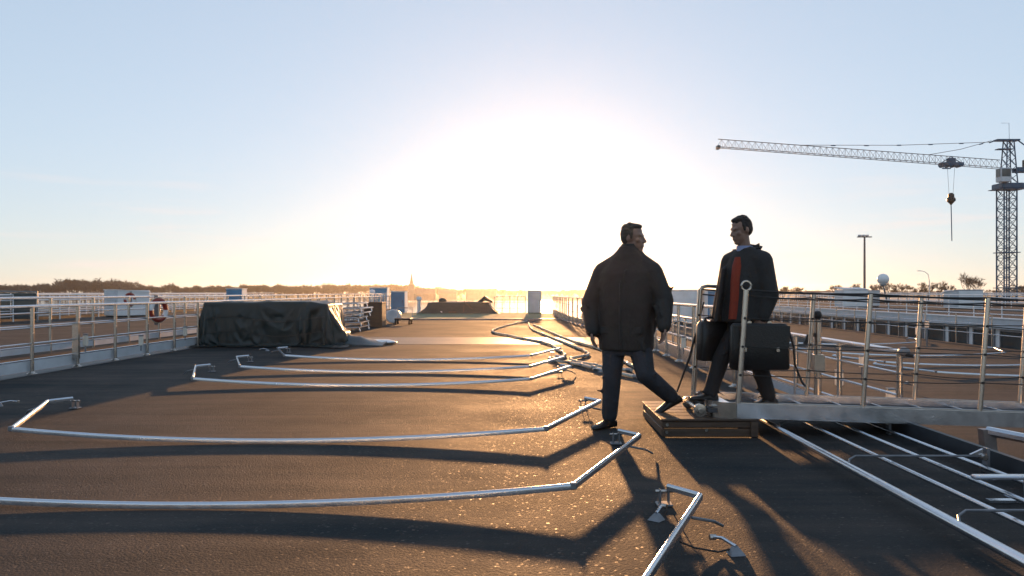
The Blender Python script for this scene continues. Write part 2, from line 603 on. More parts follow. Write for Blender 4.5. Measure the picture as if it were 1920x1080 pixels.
# ------------------------------------------------------------------ folded railing on the deck, right foreground
fr = empty('folded_railing', (2.1, 2.2, 0))
tag(fr, 'lowered railing of four long aluminium pipes lying flat beside the dark toe plate', 'railing')
for i, (dx, r) in enumerate(((0, .025), (.36, .015), (.67, .015), (.97, .015))):
    y1 = 5.35 if i else 5.6
    MB().tube([(dx, -6, .085 - .012 * i), (dx, y1, .085 - .012 * i)], r, 10).build('handrail' if i == 0 else 'rail_pipe', ALU, fr, True)
MB().tube([(.05, -6, .075), (.05, 5.6, .075)], .012, 8).build('rail_pipe', ALU, fr, True)
for yy in (-.75, .5, 1.85, 3.2, 4.65):
    MB().tube([(.03, yy - .13, .07), (.07, yy - .04, .1), (.13, yy, .115), (1.0, yy, .115)], .0075, 8).build('cross_post', GALV, fr, True)
    br = MB().box(1.0, 1.02, yy - .03, yy + .03, .004, .17).build('hinge_plate', GALV, fr)
    MB().lathe([(.02, -.04), (.02, .04)], (.985, yy, .11), 10, 'y').build('hinge_pin', STEEL, br)
    MB().quadstrip([[(.9, yy - .01, .126), (.985, yy - .01, .126), (.985, yy - .01, .165)],
                    [(.9, yy + .01, .126), (.985, yy + .01, .126), (.985, yy + .01, .165)]]).build('gusset', ALU, br)
pl = empty('aluminium_channel', (2.62, 4.68, 0))
tag(pl, 'short pale aluminium channel resting across the lowered railing at the right edge', 'channel')
MB().bevbox(0, .58, -.035, .035, .128, .15, .006).build('plate', ALU, pl)
MB().box(.30, .58, .0, .012, .004, .1275).build('web', GALV, pl)
MB().box(.06, .58, -.07, -.02, .004, .02).build('foot', ALU, pl)

# ------------------------------------------------------------------ awning hoops lying on the deck


def hoop_parts():
    t = empty('awning_hoop')
    pts = []
    for i in range(25):
        x = -2.22 + 4.44 * i / 24
        u = x / 2.22
        pts.append((x, -.2 * (1 - u * u), .001 + .063 * u * u))
    MB().sweep(pts, .028, .038).build('beam', ALU, t, True)
    for s in (-1, 1):
        MB().sweep([(s * 2.225, .012, .065), (s * 2.82, 1.52, .088)], .028, .037).build('leg', ALU, t, True)
        st = MB().sweep([(s * 2.82, 1.535, .088), (s * 2.68, 1.72, .092)], .028, .035).build('end_stub', ALU, t)
        hb = MB()
        hb.bevbox(s * 2.66 - .045, s * 2.66 + .045, 1.69, 1.78, .001, .013, .004)
        hb.box(s * 2.66 - .028, s * 2.66 - .021, 1.71, 1.76, .013, .09)
        hb.box(s * 2.66 + .021, s * 2.66 + .028, 1.71, 1.76, .013, .09)
        h = hb.build('hinge_bracket', GALV, t)
        MB().lathe([(.009, -.05), (.009, .05)], (s * 2.66, 1.735, .08), 8, 'x').build('hinge_pin', STEEL, h)
        MB().bevbox(s * 2.222 - .021, s * 2.222 + .021, -.018, .022, .062, .105, .006).build('corner_joint', GALV, t)
        MB().tube([(s * 2.70, 1.16, .09), (s * 2.82, 1.20, .06), (s * 2.88, 1.26, .02)], .008, 6).build('stay_rod', GALV, t)
    return t


HOOPS = [
    (2.85, 'awning hoop nearest the camera, its bent bright end cutting across the bottom edge'),
    (4.70, 'second awning hoop from the camera, running across the lower left with a sun glint'),
    (6.65, 'third awning hoop from the camera, ending beside the standing foot of the man stepping down'),
    (10.50, 'fourth awning hoop from the camera, nearest of the three lying close together'),
    (12.25, 'fifth awning hoop from the camera, middle one of the three lying close together'),
    (14.40, 'awning hoop farthest from the camera, just in front of the covered stack'),
]
proto = hoop_parts()
G_H = 'folded awning hoops lying on the deck'
for i, (y, lab) in enumerate(HOOPS):
    o = proto if i == 0 else copy_tree(proto)
    o.location = ((-1.87, -1.94, -2.05, -2.15, -2.15, -2.12)[i], y, 0.002)
    o.rotation_euler.z = R(random.uniform(-.4, .4))
    tag(o, lab, 'awning hoop', G_H)

# loose hinge fittings with cables


def fitting(name, loc, rz, label, cable):
    t = empty(name, loc, rz)
    t.scale = (.8, .8, .8)
    tag(t, label, 'hinge fitting', 'loose hinge fittings on the deck')
    MB().quadstrip([[(-.045, -.04, .001), (.045, -.04, .001), (.045, .04, .001), (-.045, .04, .001)],
                    [(-.04, -.03, .010), (.04, -.03, .010), (.04, .035, .012), (-.04, .035, .012)], [(-.016, -.015, .04), (.016, -.015, .04), (.016, .02, .045), (-.016, .02, .045)]]).build('base', GALV, t)
    MB().tube([(0, 0, .045), (-.035, .12, .06), (-.06, .21, .04)], .011, 8).build('arm', ALU, t, True)
    MB().lathe([(.017, -.02), (.017, .02)], (-.06, .21, .04), 10, 'x').build('knuckle', STEEL, t)
    if cable:
        MB().tube(cable, .006, 6).build('cable', BLACK, t, True)
    return t


fitting('hinge_fitting', (.98, 3.72, 0.001), R(8), 'loose metal hinge fitting with thin black cable, right of the nearest hoop',
        [(.02, .03, .03), (-.1, .02, .012), (-.23, .06, .03), (-.3, .12, .05)])
fitting('hinge_fitting', (.70, 4.28, 0.001), R(-40), 'small metal hinge fitting left of the bent end of the nearest hoop', None)
fitting('hinge_fitting', (-5.62, 8.55, 0.001), R(-60), 'loose pale hinge fitting at the far left, by the third hoop', None)
fitting('hinge_fitting', (-5.35, 16.6, 0.001), R(60), 'small hinge fitting lying in front of the covered stack', None)
fitting('hinge_fitting', (1.15, 12.2, 0.001), R(20), 'hinge fitting on the golden deck to the left of the stepping man', None)
fitting('hinge_fitting', (1.62, 11.4, 0.001), R(-20), 'hinge fitting seen between the legs of the stepping man', None)

# ------------------------------------------------------------------ cables zigzagging on the deck


def smooth_path(pts, n=8, wob=.03):
    out = []
    P = [Vector((p[0], p[1], 0)) for p in pts]
    for i in range(len(P) - 1):
        p0, p1, p2, p3 = P[max(i - 1, 0)], P[i], P[i + 1], P[min(i + 2, len(P) - 1)]
        for k in range(n):
            t = k / n
            v = .5 * ((2 * p1) + (p2 - p0) * t + (2 * p0 - 5 * p1 + 4 * p2 - p3) * t * t + (3 * p1 - p0 - 3 * p2 + p3) * t ** 3)
            v.x += wob * noise.noise((v.x * 3, v.y * 2, 7))
            v.z = .028 + .014 * abs(noise.noise((v.y * 3, v.x * 5, 1)))
            out.append(v)
    out.append(P[-1] + Vector((0, 0, .028)))
    return out


C1 = [(.07, 33.3), (-1.02, 25.4), (-.37, 21.8), (.47, 18.9), (.68, 16.6), (.73, 15.0), (.43, 14.2), (.80, 13.4), (1.12, 12.45), (1.6, 11.2)]
C2 = [(.12, 31.5), (.25, 25.4), (.94, 18.9), (1.23, 15.6), (.80, 14.2), (1.2, 12.9), (1.62, 12.2)]
C3 = [(.3, 29.5), (1.05, 20.6), (1.54, 17.1), (1.7, 14.0), (1.75, 12.9)]
for pts, lab in ((C1, 'pale deck cable making the wide leftmost loop towards the far grey cabinet'),
                 (C2, 'pale deck cable with a sharp zigzag, middle of the three'),
                 (C3, 'pale deck cable running straightest, rightmost of the three')):
    o = MB().tube(smooth_path(pts), .026, 8).build('deck_cable', ROPE, None, True)
    tag(o, lab, 'cable', 'cables lying on the deck')
    sp = smooth_path(pts)
    cl = MB().lathe([(.034, -.05), (.034, .05)], (0, 0, 0), 10, 'y').mesh('cable_clip', GALV)
    for k in range(3, len(sp) - 1, 4):
        c = link('cable_clip', cl, o, sp[k])
        d = sp[k + 1] - sp[k - 1]
        c.rotation_euler.z = math.atan2(-d.x, d.y)

# ------------------------------------------------------------------ covered stack (tarpaulin)


def tarp(name, x0, x1, y0, y1, h, mat_, amp=.07, nu=150, nv=26, seed=0, flare=.22):
    mb = MB()
    cx, cy = (x0 + x1) / 2, (y0 + y1) / 2
    hx, hy = (x1 - x0) / 2, (y1 - y0) / 2
    rings = []
    for j in range(nv + 1):
        t = j / nv
        ring = []
        for i in range(nu):
            a = 2 * math.pi * i / nu
            ca, sa = math.cos(a), math.sin(a)
            k = 1 / max(abs(ca), abs(sa)) ** .95
            if t < .72:
                u = t / .72
                z = h * u
                sc = 1 + flare * .35 * (1 - u) ** 2
            else:
                u = (t - .72) / .28
                z = h + .05 * math.sin(u * 1.5)
                sc = 1 - u * .985
            x, y = cx + hx * ca * k * sc, cy + hy * sa * k * sc
            per = (x * abs(sa) + y * abs(ca)) * 1.0            # runs along the face
            sh_ = per + .45 * z * noise.noise((per * .9, seed, 0)) + .12 * noise.noise((per * 2, z * 3, seed))
            r1 = 1 - abs(noise.noise((sh_ * 2.3, z * .55, seed)) * 1.9)
            r2_ = 1 - abs(noise.noise((sh_ * 5.2, z * 1.1, seed + 5)) * 1.8)
            r3 = 1 - abs(noise.noise((per * 1.1 + z * 1.6, z * 2.6, seed + 11)) * 2.0)
            r4 = noise.noise((sh_ * 9, z * 7, seed + 2))
            low = 1 - min(1, z / h)
            env = (.30 + 1.0 * low ** .8) if t < .72 else .15
            d = amp * env * (.65 * max(0, r1) ** 2 + .35 * max(0, r2_) ** 2 + .45 * max(0, r3) ** 3 + .12 * r4 - .35)
            x += ca * d
            y += sa * d
            z += .025 * noise.noise((x * 1.2, y * 1.2, 5)) * (1 if t > .3 else t / .3)
            if z < .012:
                z = .012
            ring.append((x, y, z))
        rings.append(ring)
    mb.quadstrip(rings)
    return mb


def draped(boxes, W, D, nx, ny, off, z0, grow, seed, frames=60):
    """let a sheet fall over boxes and settle; returns the settled mesh"""
    tmp = []

    def coll(mb):
        o = mb.build('collider', BLACK)
        o.modifiers.new('c', 'COLLISION')
        o.collision.thickness_outer = .015
        o.collision.cloth_friction = 15
        tmp.append(o)
    for bx in boxes:
        coll(MB().box(*bx))
    gm = MB()
    gm.v = [(-6, -6, 0), (6, -6, 0), (6, 6, 0), (-6, 6, 0)]
    gm.f = [(0, 1, 2, 3)]
    coll(gm)
    rn = random.Random(seed)
    v, f = [], []
    for jj in range(ny + 1):
        for ii in range(nx + 1):
            v.append((-W / 2 + W * ii / nx + off[0], -D / 2 + D * jj / ny + off[1], z0 + .012 * rn.random()))
            xx, yy = v[-1][0], v[-1][1]
            rump = .14 * noise.noise((xx * 2.6, yy * 2.6, seed)) + .03 * noise.noise((xx * 7.5, yy * 7.5, seed + 3))
            v[-1] = (xx, yy, v[-1][2] + rump)
    for jj in range(ny):
        for ii in range(nx):
            k = jj * (nx + 1) + ii
            f.append((k, k + 1, k + nx + 2, k + nx + 1))
    me = bpy.data.meshes.new('sheet')
    me.from_pydata(v, [], f)
    o = bpy.data.objects.new('sheet', me)
    COL.objects.link(o)
    c = o.modifiers.new('cloth', 'CLOTH')
    st = c.settings
    st.quality = 5
    st.mass = .35
    st.tension_stiffness = 12
    st.compression_stiffness = 12
    st.shear_stiffness = 4
    st.bending_stiffness = .06
    st.air_damping = 1.5
    st.shrink_min = grow
    c.collision_settings.distance_min = .012
    c.collision_settings.collision_quality = 3
    c.point_cache.frame_start = 1
    c.point_cache.frame_end = frames + 5
    for fr in range(1, frames + 1):
        S.frame_set(fr)
    m = bpy.data.meshes.new_from_object(o.evaluated_get(bpy.context.evaluated_depsgraph_get()))
    for q in tmp + [o]:
        bpy.data.objects.remove(q)
    S.frame_set(1)
    return m


ct = empty('covered_stack', (-5.72, 18.75, 0))
tag(ct, 'large boxy stack shrouded in a wrinkled dark green tarpaulin', 'covered stack')
BXS = [(-1.44, -.2, -.9, .9, 0.02, .97), (-.25, .8, -.82, .9, 0.02, .985), (.75, 1.24, -.7, .7, 0.02, .94), (1.2, 1.62, -.6, -.1, .02, .30)]
tm = draped(BXS, 4.6, 3.85, 110, 92, (.04, -.02), 1.22, -.05, 1)
tm.materials.clear()
tm.materials.append(TARP)
tm.polygons.foreach_set('use_smooth', [True] * len(tm.polygons))
to = link('tarpaulin', tm, ct)
ssf = to.modifiers.new('smooth', 'SUBSURF')
ssf.levels = ssf.render_levels = 1
sol = to.modifiers.new('thick', 'SOLIDIFY')
sol.thickness = .004
for bx in BXS[:3]:
    x0, x1, y0, y1, z0, z1 = bx
    MB().box(x0 + .05, x1 - .06, y0 + .06, y1 - .06, .003, z1 - .05).build('stack_light_block', BLACK, ct)  # unseen black boxes added to stop light leaking in under the sheet
b = MB()
rings = []
for j in range(13):
    t = j / 12
    x = 1.35 + 1.15 * t
    rings.append([(x, -.72 + .05 * math.sin(k * 1.1 + t * 4) + k * .19, max(.012, (.30 * (1 - t) ** 1.4 + .05) * math.sin(math.pi * (k + .35) / 6.7)
                   * (1 + .45 * noise.noise((x * 5, k * .9, 2))) + .012)) for k in range(7)])
rings2 = [r + [(r[-1][0], r[-1][1], .003), (r[0][0], r[0][1], .003)] for r in rings]
b.quadstrip(rings2).build('trailing_hem', BLUETARP, ct, True)
for z, off in ((.62, .02), (.30, .06)):
    pts = [(-1.38 + 2.65 * i / 30, -1.0 - off - .02 * math.sin(i * .7), z + .06 * math.sin(i * .25)) for i in range(31)]
    MB().tube(pts, .008, 5).build('lashing_rope', BLACK, ct)
pn = empty('round_cover', (-3.45, 18.9, 0))
tag(pn, 'low rounded pale lid lying on the trailing tarpaulin hem', 'lid')
MB().lathe([(.02, .30), (.26, .295), (.36, .27), (.40, .24), (.38, .22), (.02, .21)], n=24).build('shell', WHITE, pn, True)
MB().lathe([(.405, .222), (.42, .24), (.405, .255), (.395, .24)], n=24).build('rim', GALV, pn, True)
pn.location.z = -.20

# stacked sun loungers behind the covered stack
lg = empty('sun_lounger')
fm = MB().tube([(-.3, 0, 0), (.3, 0, 0), (.3, 1.8, 0), (-.3, 1.8, 0), (-.3, 0, 0)], .022, 6)
fm.build('frame', ALU, lg)
sl = MB().box(-.28, .28, -.03, .03, -.008, .008).mesh('slat', WOOD)
for k in range(10):
    link('slat', sl, lg, (0, .12 + .17 * k, .012))
lm = MB().tube([(0, 0, 0), (.03, 0, -.12)], .018, 6).mesh('leg', ALU)
for sx in (-1, 1):
    for yy in (.2, 1.6):
        link('leg', lm, lg, (sx * .28, yy, 0))
for k in range(6):
    o = lg if k == 0 else copy_tree(lg)
    o.location = (-5.35 + .05 * math.sin(k * 2.1), 24.2, .15 + .145 * k)
    o.rotation_euler.z = R(2 * math.sin(k * 1.3))
    tag(o, ['lowest', 'second', 'third', 'fourth', 'fifth', 'topmost'][k] + ' slatted sun lounger in the stack behind the tarpaulin',
        'sun lounger', 'sun loungers stacked behind the tarpaulin')


def planks_box(name, loc, w, d, h, m, label, cat, nslat=5, lidm=None):
    t = empty(name, loc)
    tag(t, label, cat)
    MB().box(-w / 2 + .02, w / 2 - .02, -d / 2 + .02, d / 2 - .02, .01, h - .02).build('core', BLACK, t)
    hh = h / nslat
    pm = MB().bevbox(-w / 2, w / 2, -.012, .012, 0, hh - .012, .004).mesh('slat', m)
    ps = MB().bevbox(-.012, .012, -d / 2, d / 2, 0, hh - .012, .004).mesh('slat', m)
    for k in range(nslat):
        link('slat', pm, t, (0, -d / 2, k * hh + .004))
        link('slat', ps, t, (w / 2, 0, k * hh + .004))
        link('slat', ps, t, (-w / 2, 0, k * hh + .004))
    MB().bevbox(-w / 2 - .02, w / 2 + .02, -d / 2 - .02, d / 2 + .02, h - .018, h + .02, .006).build('lid', lidm or m, t)
    return t


planks_box('deck_crate', (-5.30, 28.2, 0), .62, .8, .86, WOOD, 'dark slatted crate standing just right of the stacked loungers', 'crate', 6)
rm = empty('rolled_mat', (-5.12, 31.2, 0))
tag(rm, 'fat grey rolled mat lying beside the slatted crate', 'rolled mat')
MB().lathe([(.02, -.28), (.24, -.3), (.27, -.25), (.27, .25), (.24, .3), (.02, .28)], (0, 0, .29), 20, 'y').build('roll', GREYW, rm, True)
for s in (-.15, .15):
    MB().lathe([(.276, s - .03), (.28, s), (.276, s + .03)], (0, 0, .29), 20, 'y').build('strap', BLACK, rm)
hb = empty('hand_barrow', (-4.62, 30.4, 0))
tag(hb, 'low dark hand barrow parked at the right of the rolled mat', 'barrow')
MB().bevbox(-.3, .3, -.35, .35, .18, .24, .01).build('platform', BLACK, hb)
MB().tube([(-.28, .3, .24), (-.28, .34, .62), (.28, .34, .62), (.28, .3, .24)], .018, 6).build('handle', STEEL, hb)
wm = MB().lathe([(.05, -.03), (.09, -.03), (.09, .03), (.05, .03)], (0, 0, .09), 14, 'x').mesh('wheel', BLACK)
for sx in (-1, 1):
    for sy in (-1, 1):
        link('wheel', wm, hb, (sx * .26, sy * .28, 0))

# ------------------------------------------------------------------ cabinets, bollards, covers at the bow


def cabinet(loc, w, d, h, front, side, label, group='deck cabinets', roof_slope=0.0, rz=0):
    t = empty('deck_cabinet', loc, rz)
    tag(t, label, 'cabinet', group)
    MB().bevbox(-w / 2, w / 2, -d / 2, d / 2, .05, h, .015).build('body', side, t)
    MB().box(-w / 2 + .05, w / 2 - .05, -d / 2 + .05, d / 2 - .05, .001, .05).build('plinth', BLACK, t)
    MB().bevbox(-w / 2 + .01, w / 2 - .01, -d / 2 - .022, -d / 2 - .002, .08, h - .03, .004).build('door', front, t)
    dd = t.children[-1]
    MB().tube([(w / 2 - .12, -d / 2 - .045, h * .5), (w / 2 - .12, -d / 2 - .045, h * .62)], .012, 6).build('handle', STEEL, dd)
    for k in range(4):
        z = h * (.25 + .17 * k)
        MB().box(-w / 2 + .04, w / 2 - .04, -d / 2 - .0275, -d / 2 - .0225, z, z + .012).build('rib', front, dd)
    rf = MB().quadstrip([[(-w / 2 - .03, -d / 2 - .04, h + .003), (w / 2 + .03, -d / 2 - .04, h + .003), (w / 2 + .03, d / 2 + .03, h + .003 + roof_slope), (-w / 2 - .03, d / 2 + .03, h + .003 + roof_slope)],
                         [(-w / 2 - .03, -d / 2 - .04, h + .035), (w / 2 + .03, -d / 2 - .04, h + .035), (w / 2 + .03, d / 2 + .03, h + .035 + roof_slope), (-w / 2 - .03, d / 2 + .03, h + .035 + roof_slope)]])
    rf.build('roof', side, t)
    return t


cabinet((-7.15, 45.4, 0), .78, 1.1, 1.26, BLUE, WHITE, 'tall blue-fronted cabinet with white side at the far left corner of the deck')
cabinet((.52, 45.9, 0), .80, .8, 1.30, GREYW, GREYW, 'tall grey cabinet standing alone at the far end under the sun')


def bollard(loc, label, h=.78):
    t = empty('deck_bollard', loc)
    tag(t, label, 'bollard', 'white deck bollards')
    MB().lathe([(.17, .001), (.17, .04), (.10, .06), (.10, h - .22)], n=16).build('stem', WHITE, t, True)
    MB().lathe([(.10, h - .219), (.15, h - .18), (.17, h - .08), (.13, h), (.02, h + .03)], n=16).build('head', WHITE, t, True)
    return t


bollard((-6.15, 46.2, .03), 'white round-headed bollard right of the blue cabinet', .92)
bollard((-5.55, 46.9, .03), 'smaller white bollard close to the low covered gear', .6)
bg_ = empty('covered_gear', (-3.75, 45.6, .03))
tag(bg_, 'long low gear under a grey cover at the far end of the deck', 'covered gear')
a = tarp('cover', -1.75, 1.75, -.7, .6, .62, BLUETARP, .09, 120, 18, 8.0, .9)
a.build('cover', TARP, bg_, True)
MB().ell((-.95, -.2, .70), .24, .2, .16).build('hump', TARP, bg_, True)
MB().tube([(.3, -.85, .02), (.32, -.6, .70)], .03, 6).build('pole', WOOD, bg_)
MB().tube([(1.05, -.80, .03), (.35, -.7, .62)], .02, 6).build('pole', WOOD, bg_)
MB().tube([(1.1, -.1, .58), (1.45, -.1, .86), (1.9, -.1, .62)], [.10, .15, .05], 8).build('hump', TARP, bg_, True)
MB().box(-.55, -.05, -.9, -.78, .02, .12).build('crate', WOOD, bg_)
MB().box(-1.0, -.9, -.9, -.8, .03, .13).build('lamp', WHITE, bg_)

# ------------------------------------------------------------------ gangway and step box


def gz(x):
    return .285 - .033 * (x - 1.78)


gw = empty('gangway', (1.5, 7.08, .15))
tag(gw, 'aluminium gangway with rope-wired railings leading off to the right', 'gangway')
GO = Vector((1.5, 7.08, .15))


def gl(p):
    return Vector(p) - GO


NY, FY = 6.75, 7.42
XE = 6.6
for yy, x0 in ((NY, 1.78), (FY, 1.58)):
    MB().quadstrip([[gl((x0, yy - .025, gz(x0) - .125)), gl((x0, yy + .025, gz(x0) - .125)), gl((x0, yy + .025, gz(x0))), gl((x0, yy - .025, gz(x0)))],
                    [gl((XE, yy - .025, gz(XE) - .125)), gl((XE, yy + .025, gz(XE) - .125)), gl((XE, yy + .025, gz(XE))), gl((XE, yy - .025, gz(XE)))]]).build('stringer', ALU, gw)
    MB().tube([gl((x0 + .02, yy, gz(x0) + .004)), gl((XE, yy, gz(XE) + .004))], .009, 6).build('edge_bead', STEEL, gw)
MB().quadstrip([[gl((1.55, NY + .026, gz(1.55) - .09)), gl((1.55, FY - .026, gz(1.55) - .09)), gl((1.55, FY - .026, gz(1.55) - .055)), gl((1.55, NY + .026, gz(1.55) - .055))],
                [gl((XE, NY + .026, gz(XE) - .09)), gl((XE, FY - .026, gz(XE) - .09)), gl((XE, FY - .026, gz(XE) - .055)), gl((XE, NY + .026, gz(XE) - .055))]]).build('walkway', MATT, gw)
for k in range(13):
    x = 1.75 + .36 * k
    z = gz(x) - .0545
    MB().box(x - .009, x + .009, NY + .05, FY - .05, z, z + .014).build('cleat', ALU, gw, loc=-GO)
# curved nose plate and roller
nose = []
for k in range(11):
    a = math.pi / 2 * k / 10
    nose.append((1.775 - .22 * math.sin(a), NY - .028 + .22 * (1 - math.cos(a))))
nb = MB()
nb.quadstrip([[gl((x, y, .158)), gl((x, y, .292)), gl((x + .012, y + .012, .292)), gl((x + .012, y + .012, .158))] for x, y in nose])
nb.build('nose_plate', STEEL, gw, True)
MB().box(1.57, 1.775, NY + .03, FY - .03, .255, .262).build('nose_tread', ALU, gw, loc=-GO)
MB().lathe([(.02, 0), (.055, .003), (.055, .05), (.02, .053)], (1.49, NY + .06, .212), 16, 'y').build('roller', STEEL, gw, True, loc=-GO)
MB().lathe([(.02, 0), (.055, .003), (.055, .05), (.02, .053)], (1.49, FY - .11, .212), 16, 'y').build('roller', STEEL, gw, True, loc=-GO)
MB().tube([gl((1.49, NY + .03, .212)), gl((1.49, FY - .03, .212))], .018, 8).build('axle', STEEL, gw)
NEAR = [1.79, 2.84, 3.83, 4.85, 5.9]
FAR = [1.55, 2.60, 3.60, 4.58, 5.6]
LEAN = .075
PH = .955
for xs, yy, first in ((NEAR, NY, True), (FAR, FY, False)):
    tops = []
    for k, x in enumerate(xs):
        zb = gz(x)
        tp = (x + LEAN, yy, zb + PH)
        tops.append(tp)
        p = MB().tube([gl((x, yy, zb - .12)), gl(tp)], .020 if k else .024, 10).build('post', STEEL, gw, True)
        for fr_ in (.25, .5, .75):
            q = Vector((x, yy, zb)).lerp(Vector(tp), fr_)
            MB().tube([gl(q + Vector((0, -.03, 0))), gl(q + Vector((0, .03, 0)))], .012, 6).build('wire_eye', BLACK, p)
    if first:
        tp = Vector(tops[0])
        ring = [gl(tp + Vector((.04 * math.cos(t), 0, .035 + .04 * math.sin(t)))) for t in [2 * math.pi * k / 14 for k in range(15)]]
        MB().tube(ring, .010, 6).build('ring', STEEL, gw, True)
    else:
        tp = Vector(tops[0])
        MB().tube([gl(tp + Vector((-.004, 0, -.01))), gl(tp + Vector((.015, 0, .02))), gl(tp + Vector((.06, 0, .03))), gl(tp + Vector((.4, 0, .015)))], .018, 8).build('rail_bend', STEEL, gw, True)

    def rope(a, b, sag, r, n=10):
        pts = []
        for i in range(n + 1):
            t = i / n
            p = Vector(a).lerp(Vector(b), t)
            p.z -= sag * 4 * t * (1 - t)
            pts.append(gl(p))
        return pts
    tr, tr2 = [], []
    for a, b in zip(tops[:-1], tops[1:]):
        tr += rope(a, b, .012, .01)
        tr2 += rope(Vector(a) - Vector((0, 0, .045)), Vector(b) - Vector((0, 0, .045)), .02, .01)
    MB().tube(tr, .008, 6).build('hand_rope', BLACK, gw)
    MB().tube(tr2, .0065, 6).build('hand_rope', BLACK, gw)
    for kk, fr_ in enumerate((.25, .5, .75)):
        pts = []
        for (xa, ta), (xb, tb_) in zip(zip(xs[:-1], tops[:-1]), zip(xs[1:], tops[1:])):
            A = Vector((xa, yy, gz(xa))).lerp(Vector(ta), fr_)
            B = Vector((xb, yy, gz(xb))).lerp(Vector(tb_), fr_)
            pts += rope(A, B, random.uniform(.004, .03), .01)
        MB().tube(pts, .0048, 5).build('side_wire', BLACK, gw)
MB().tube([gl((1.66, FY + .02, 1.13)), gl((1.52, FY - .02, .62)), gl((1.40, FY - .03, .30))], [.008, .012, .008], 6).build('stay', BLACK, gw, True)
MB().tube([gl((1.78, FY - .1, .62)), gl((1.72, FY - .13, .40)), gl((1.68, FY - .15, .27))], [.008, .014, .008], 6).build('stay', BLACK, gw, True)

sb = empty('step_box', (1.55, 7.27, 0))
tag(sb, 'low dark timber step box under the end of the gangway', 'step box')
BX0, BX1, BY0, BY1 = -.40, .40, -.55, .55
for k, (z0, z1) in enumerate(((.004, .072), (.078, .135))):
    MB().bevbox(BX0, BX1, BY0, BY0 + .03, z0, z1, .006).build('front_board', WOOD, sb)
    MB().bevbox(BX0, BX0 + .03, BY0 + .031, BY1, z0, z1, .006).build('side_board', WOOD, sb)
    MB().bevbox(BX1 - .03, BX1, BY0 + .031, BY1, z0, z1, .006).build('side_board', WOOD, sb)
for k in range(6):
    y0 = BY0 - .012 + k * .187
    MB().bevbox(BX0 - .012, BX1 + .012, y0, y0 + .178, .1365, .157, .005).build('tread_plank', WOOD, sb)
MB().bevbox(BX1 - .06, BX1 + .004, BY0 - .022, BY0 - .001, .003, .135, .004).build('corner_board', WOOD, sb)
for x, z in ((-.36, .108), (-.365, .045), (-.03, .062)):
    MB().lathe([(.014, 0), (.014, .006), (.004, .012)], (x, BY0 - .012, z), 10, 'y').build('bolt', STEEL, sb)

# ------------------------------------------------------------------ people


def remeshed(name, mb, m, voxel, parent, smooth_it=3, fac=.5):
    me = mb.mesh(name, m)
    o = bpy.data.objects.new(name + '_tmp', me)
    COL.objects.link(o)
    r = o.modifiers.new('r', 'REMESH')
    r.mode = 'VOXEL'
    r.voxel_size = voxel
    s = o.modifiers.new('s', 'SMOOTH')
    s.factor = fac
    s.iterations = smooth_it
    dg = bpy.context.evaluated_depsgraph_get()
    new = bpy.data.meshes.new_from_object(o.evaluated_get(dg))
    new.name = name
    bpy.data.objects.remove(o)
    new.materials.clear()
    new.materials.append(m)
    new.polygons.foreach_set('use_smooth', [True] * len(new.polygons))
    return link(name, new, parent)


def hand(mb, wrist, d, palm_n, thumb_side, curl=.5, L=.19):
    """d: direction of the fingers, palm_n: palm normal; adds palm + five fingers"""
    d = Vector(d).normalized()
    n = Vector(palm_n).normalized()
    n = (n - d * n.dot(d)).normalized()
    s = d.cross(n).normalized() * thumb_side
    w = Vector(wrist)
    pc = w + d * .055
    for t in (-.028, -.010, .010, .028):
        mb.cap(w + d * .012 + s * t * .7, .015, w + d * .09 + s * t, .0135, 8)
    for t, ln in ((.033, .070), (.011, .080), (-.011, .075), (-.032, .058)):
        p = w + d * .095 + s * t
        ang = 0
        for seg, rr in ((.45, .0095), (.32, .0088), (.25, .0080)):
            ang += curl * .9
            q = p + (d * math.cos(ang) + n * math.sin(ang)) * ln * seg
            mb.cap(p, rr, q, rr * .95, 8)
            p = q
    p = w + d * .03 + s * .03
    q = p + (d * .7 + s * .6 + n * .3).normalized() * .042
    r_ = q + (d * .9 + s * .1 + n * .5).normalized() * .034
    mb.cap(p, .014, q, .0115, 8)
    mb.cap(q, .011, r_, .009, 8)


def head(mb, c, f, up, sc=1.0):
    """head centred at c, facing f"""
    f = Vector(f).normalized()
    up = Vector(up).normalized()
    up = (up - f * up.dot(f)).normalized()
    s = up.cross(f).normalized()
    M = Matrix((s, f, up)).transposed()

    def P(a, b, h):
        return Vector(c) + (s * a + f * b + up * h) * sc
    mb.ell(P(0, -.012, .025), .077 * sc, .095 * sc, .098 * sc, M)
    mb.ell(P(0, .028, -.045), .060 * sc, .066 * sc, .078 * sc, M)
    mb.ell(P(0, .060, -.098), .034 * sc, .030 * sc, .024 * sc, M)       # chin
    mb.cap(P(-.035, .073, .022), .014 * sc, P(.035, .073, .022), .014 * sc, 8)  # brow
    mb.cap(P(0, .084, .012), .010 * sc, P(0, .108, -.028), .0135 * sc, 8)   # nose
    mb.cap(P(-.014, .096, -.033), .009 * sc, P(.014, .096, -.033), .009 * sc, 8)
    mb.cap(P(-.019, .086, -.062), .0085 * sc, P(.019, .086, -.062), .0085 * sc, 8)  # lips
    mb.cap(P(-.016, .084, -.074), .0085 * sc, P(.016, .084, -.074), .0085 * sc, 8)
    for k in (-1, 1):
        mb.ell(P(k * .046, .058, -.022), .022 * sc, .022 * sc, .02 * sc, M, 10, 7)
        mb.ell(P(k * .074, -.014, -.010), .009 * sc, .017 * sc, .027 * sc, M, 10, 7)
    return P, M


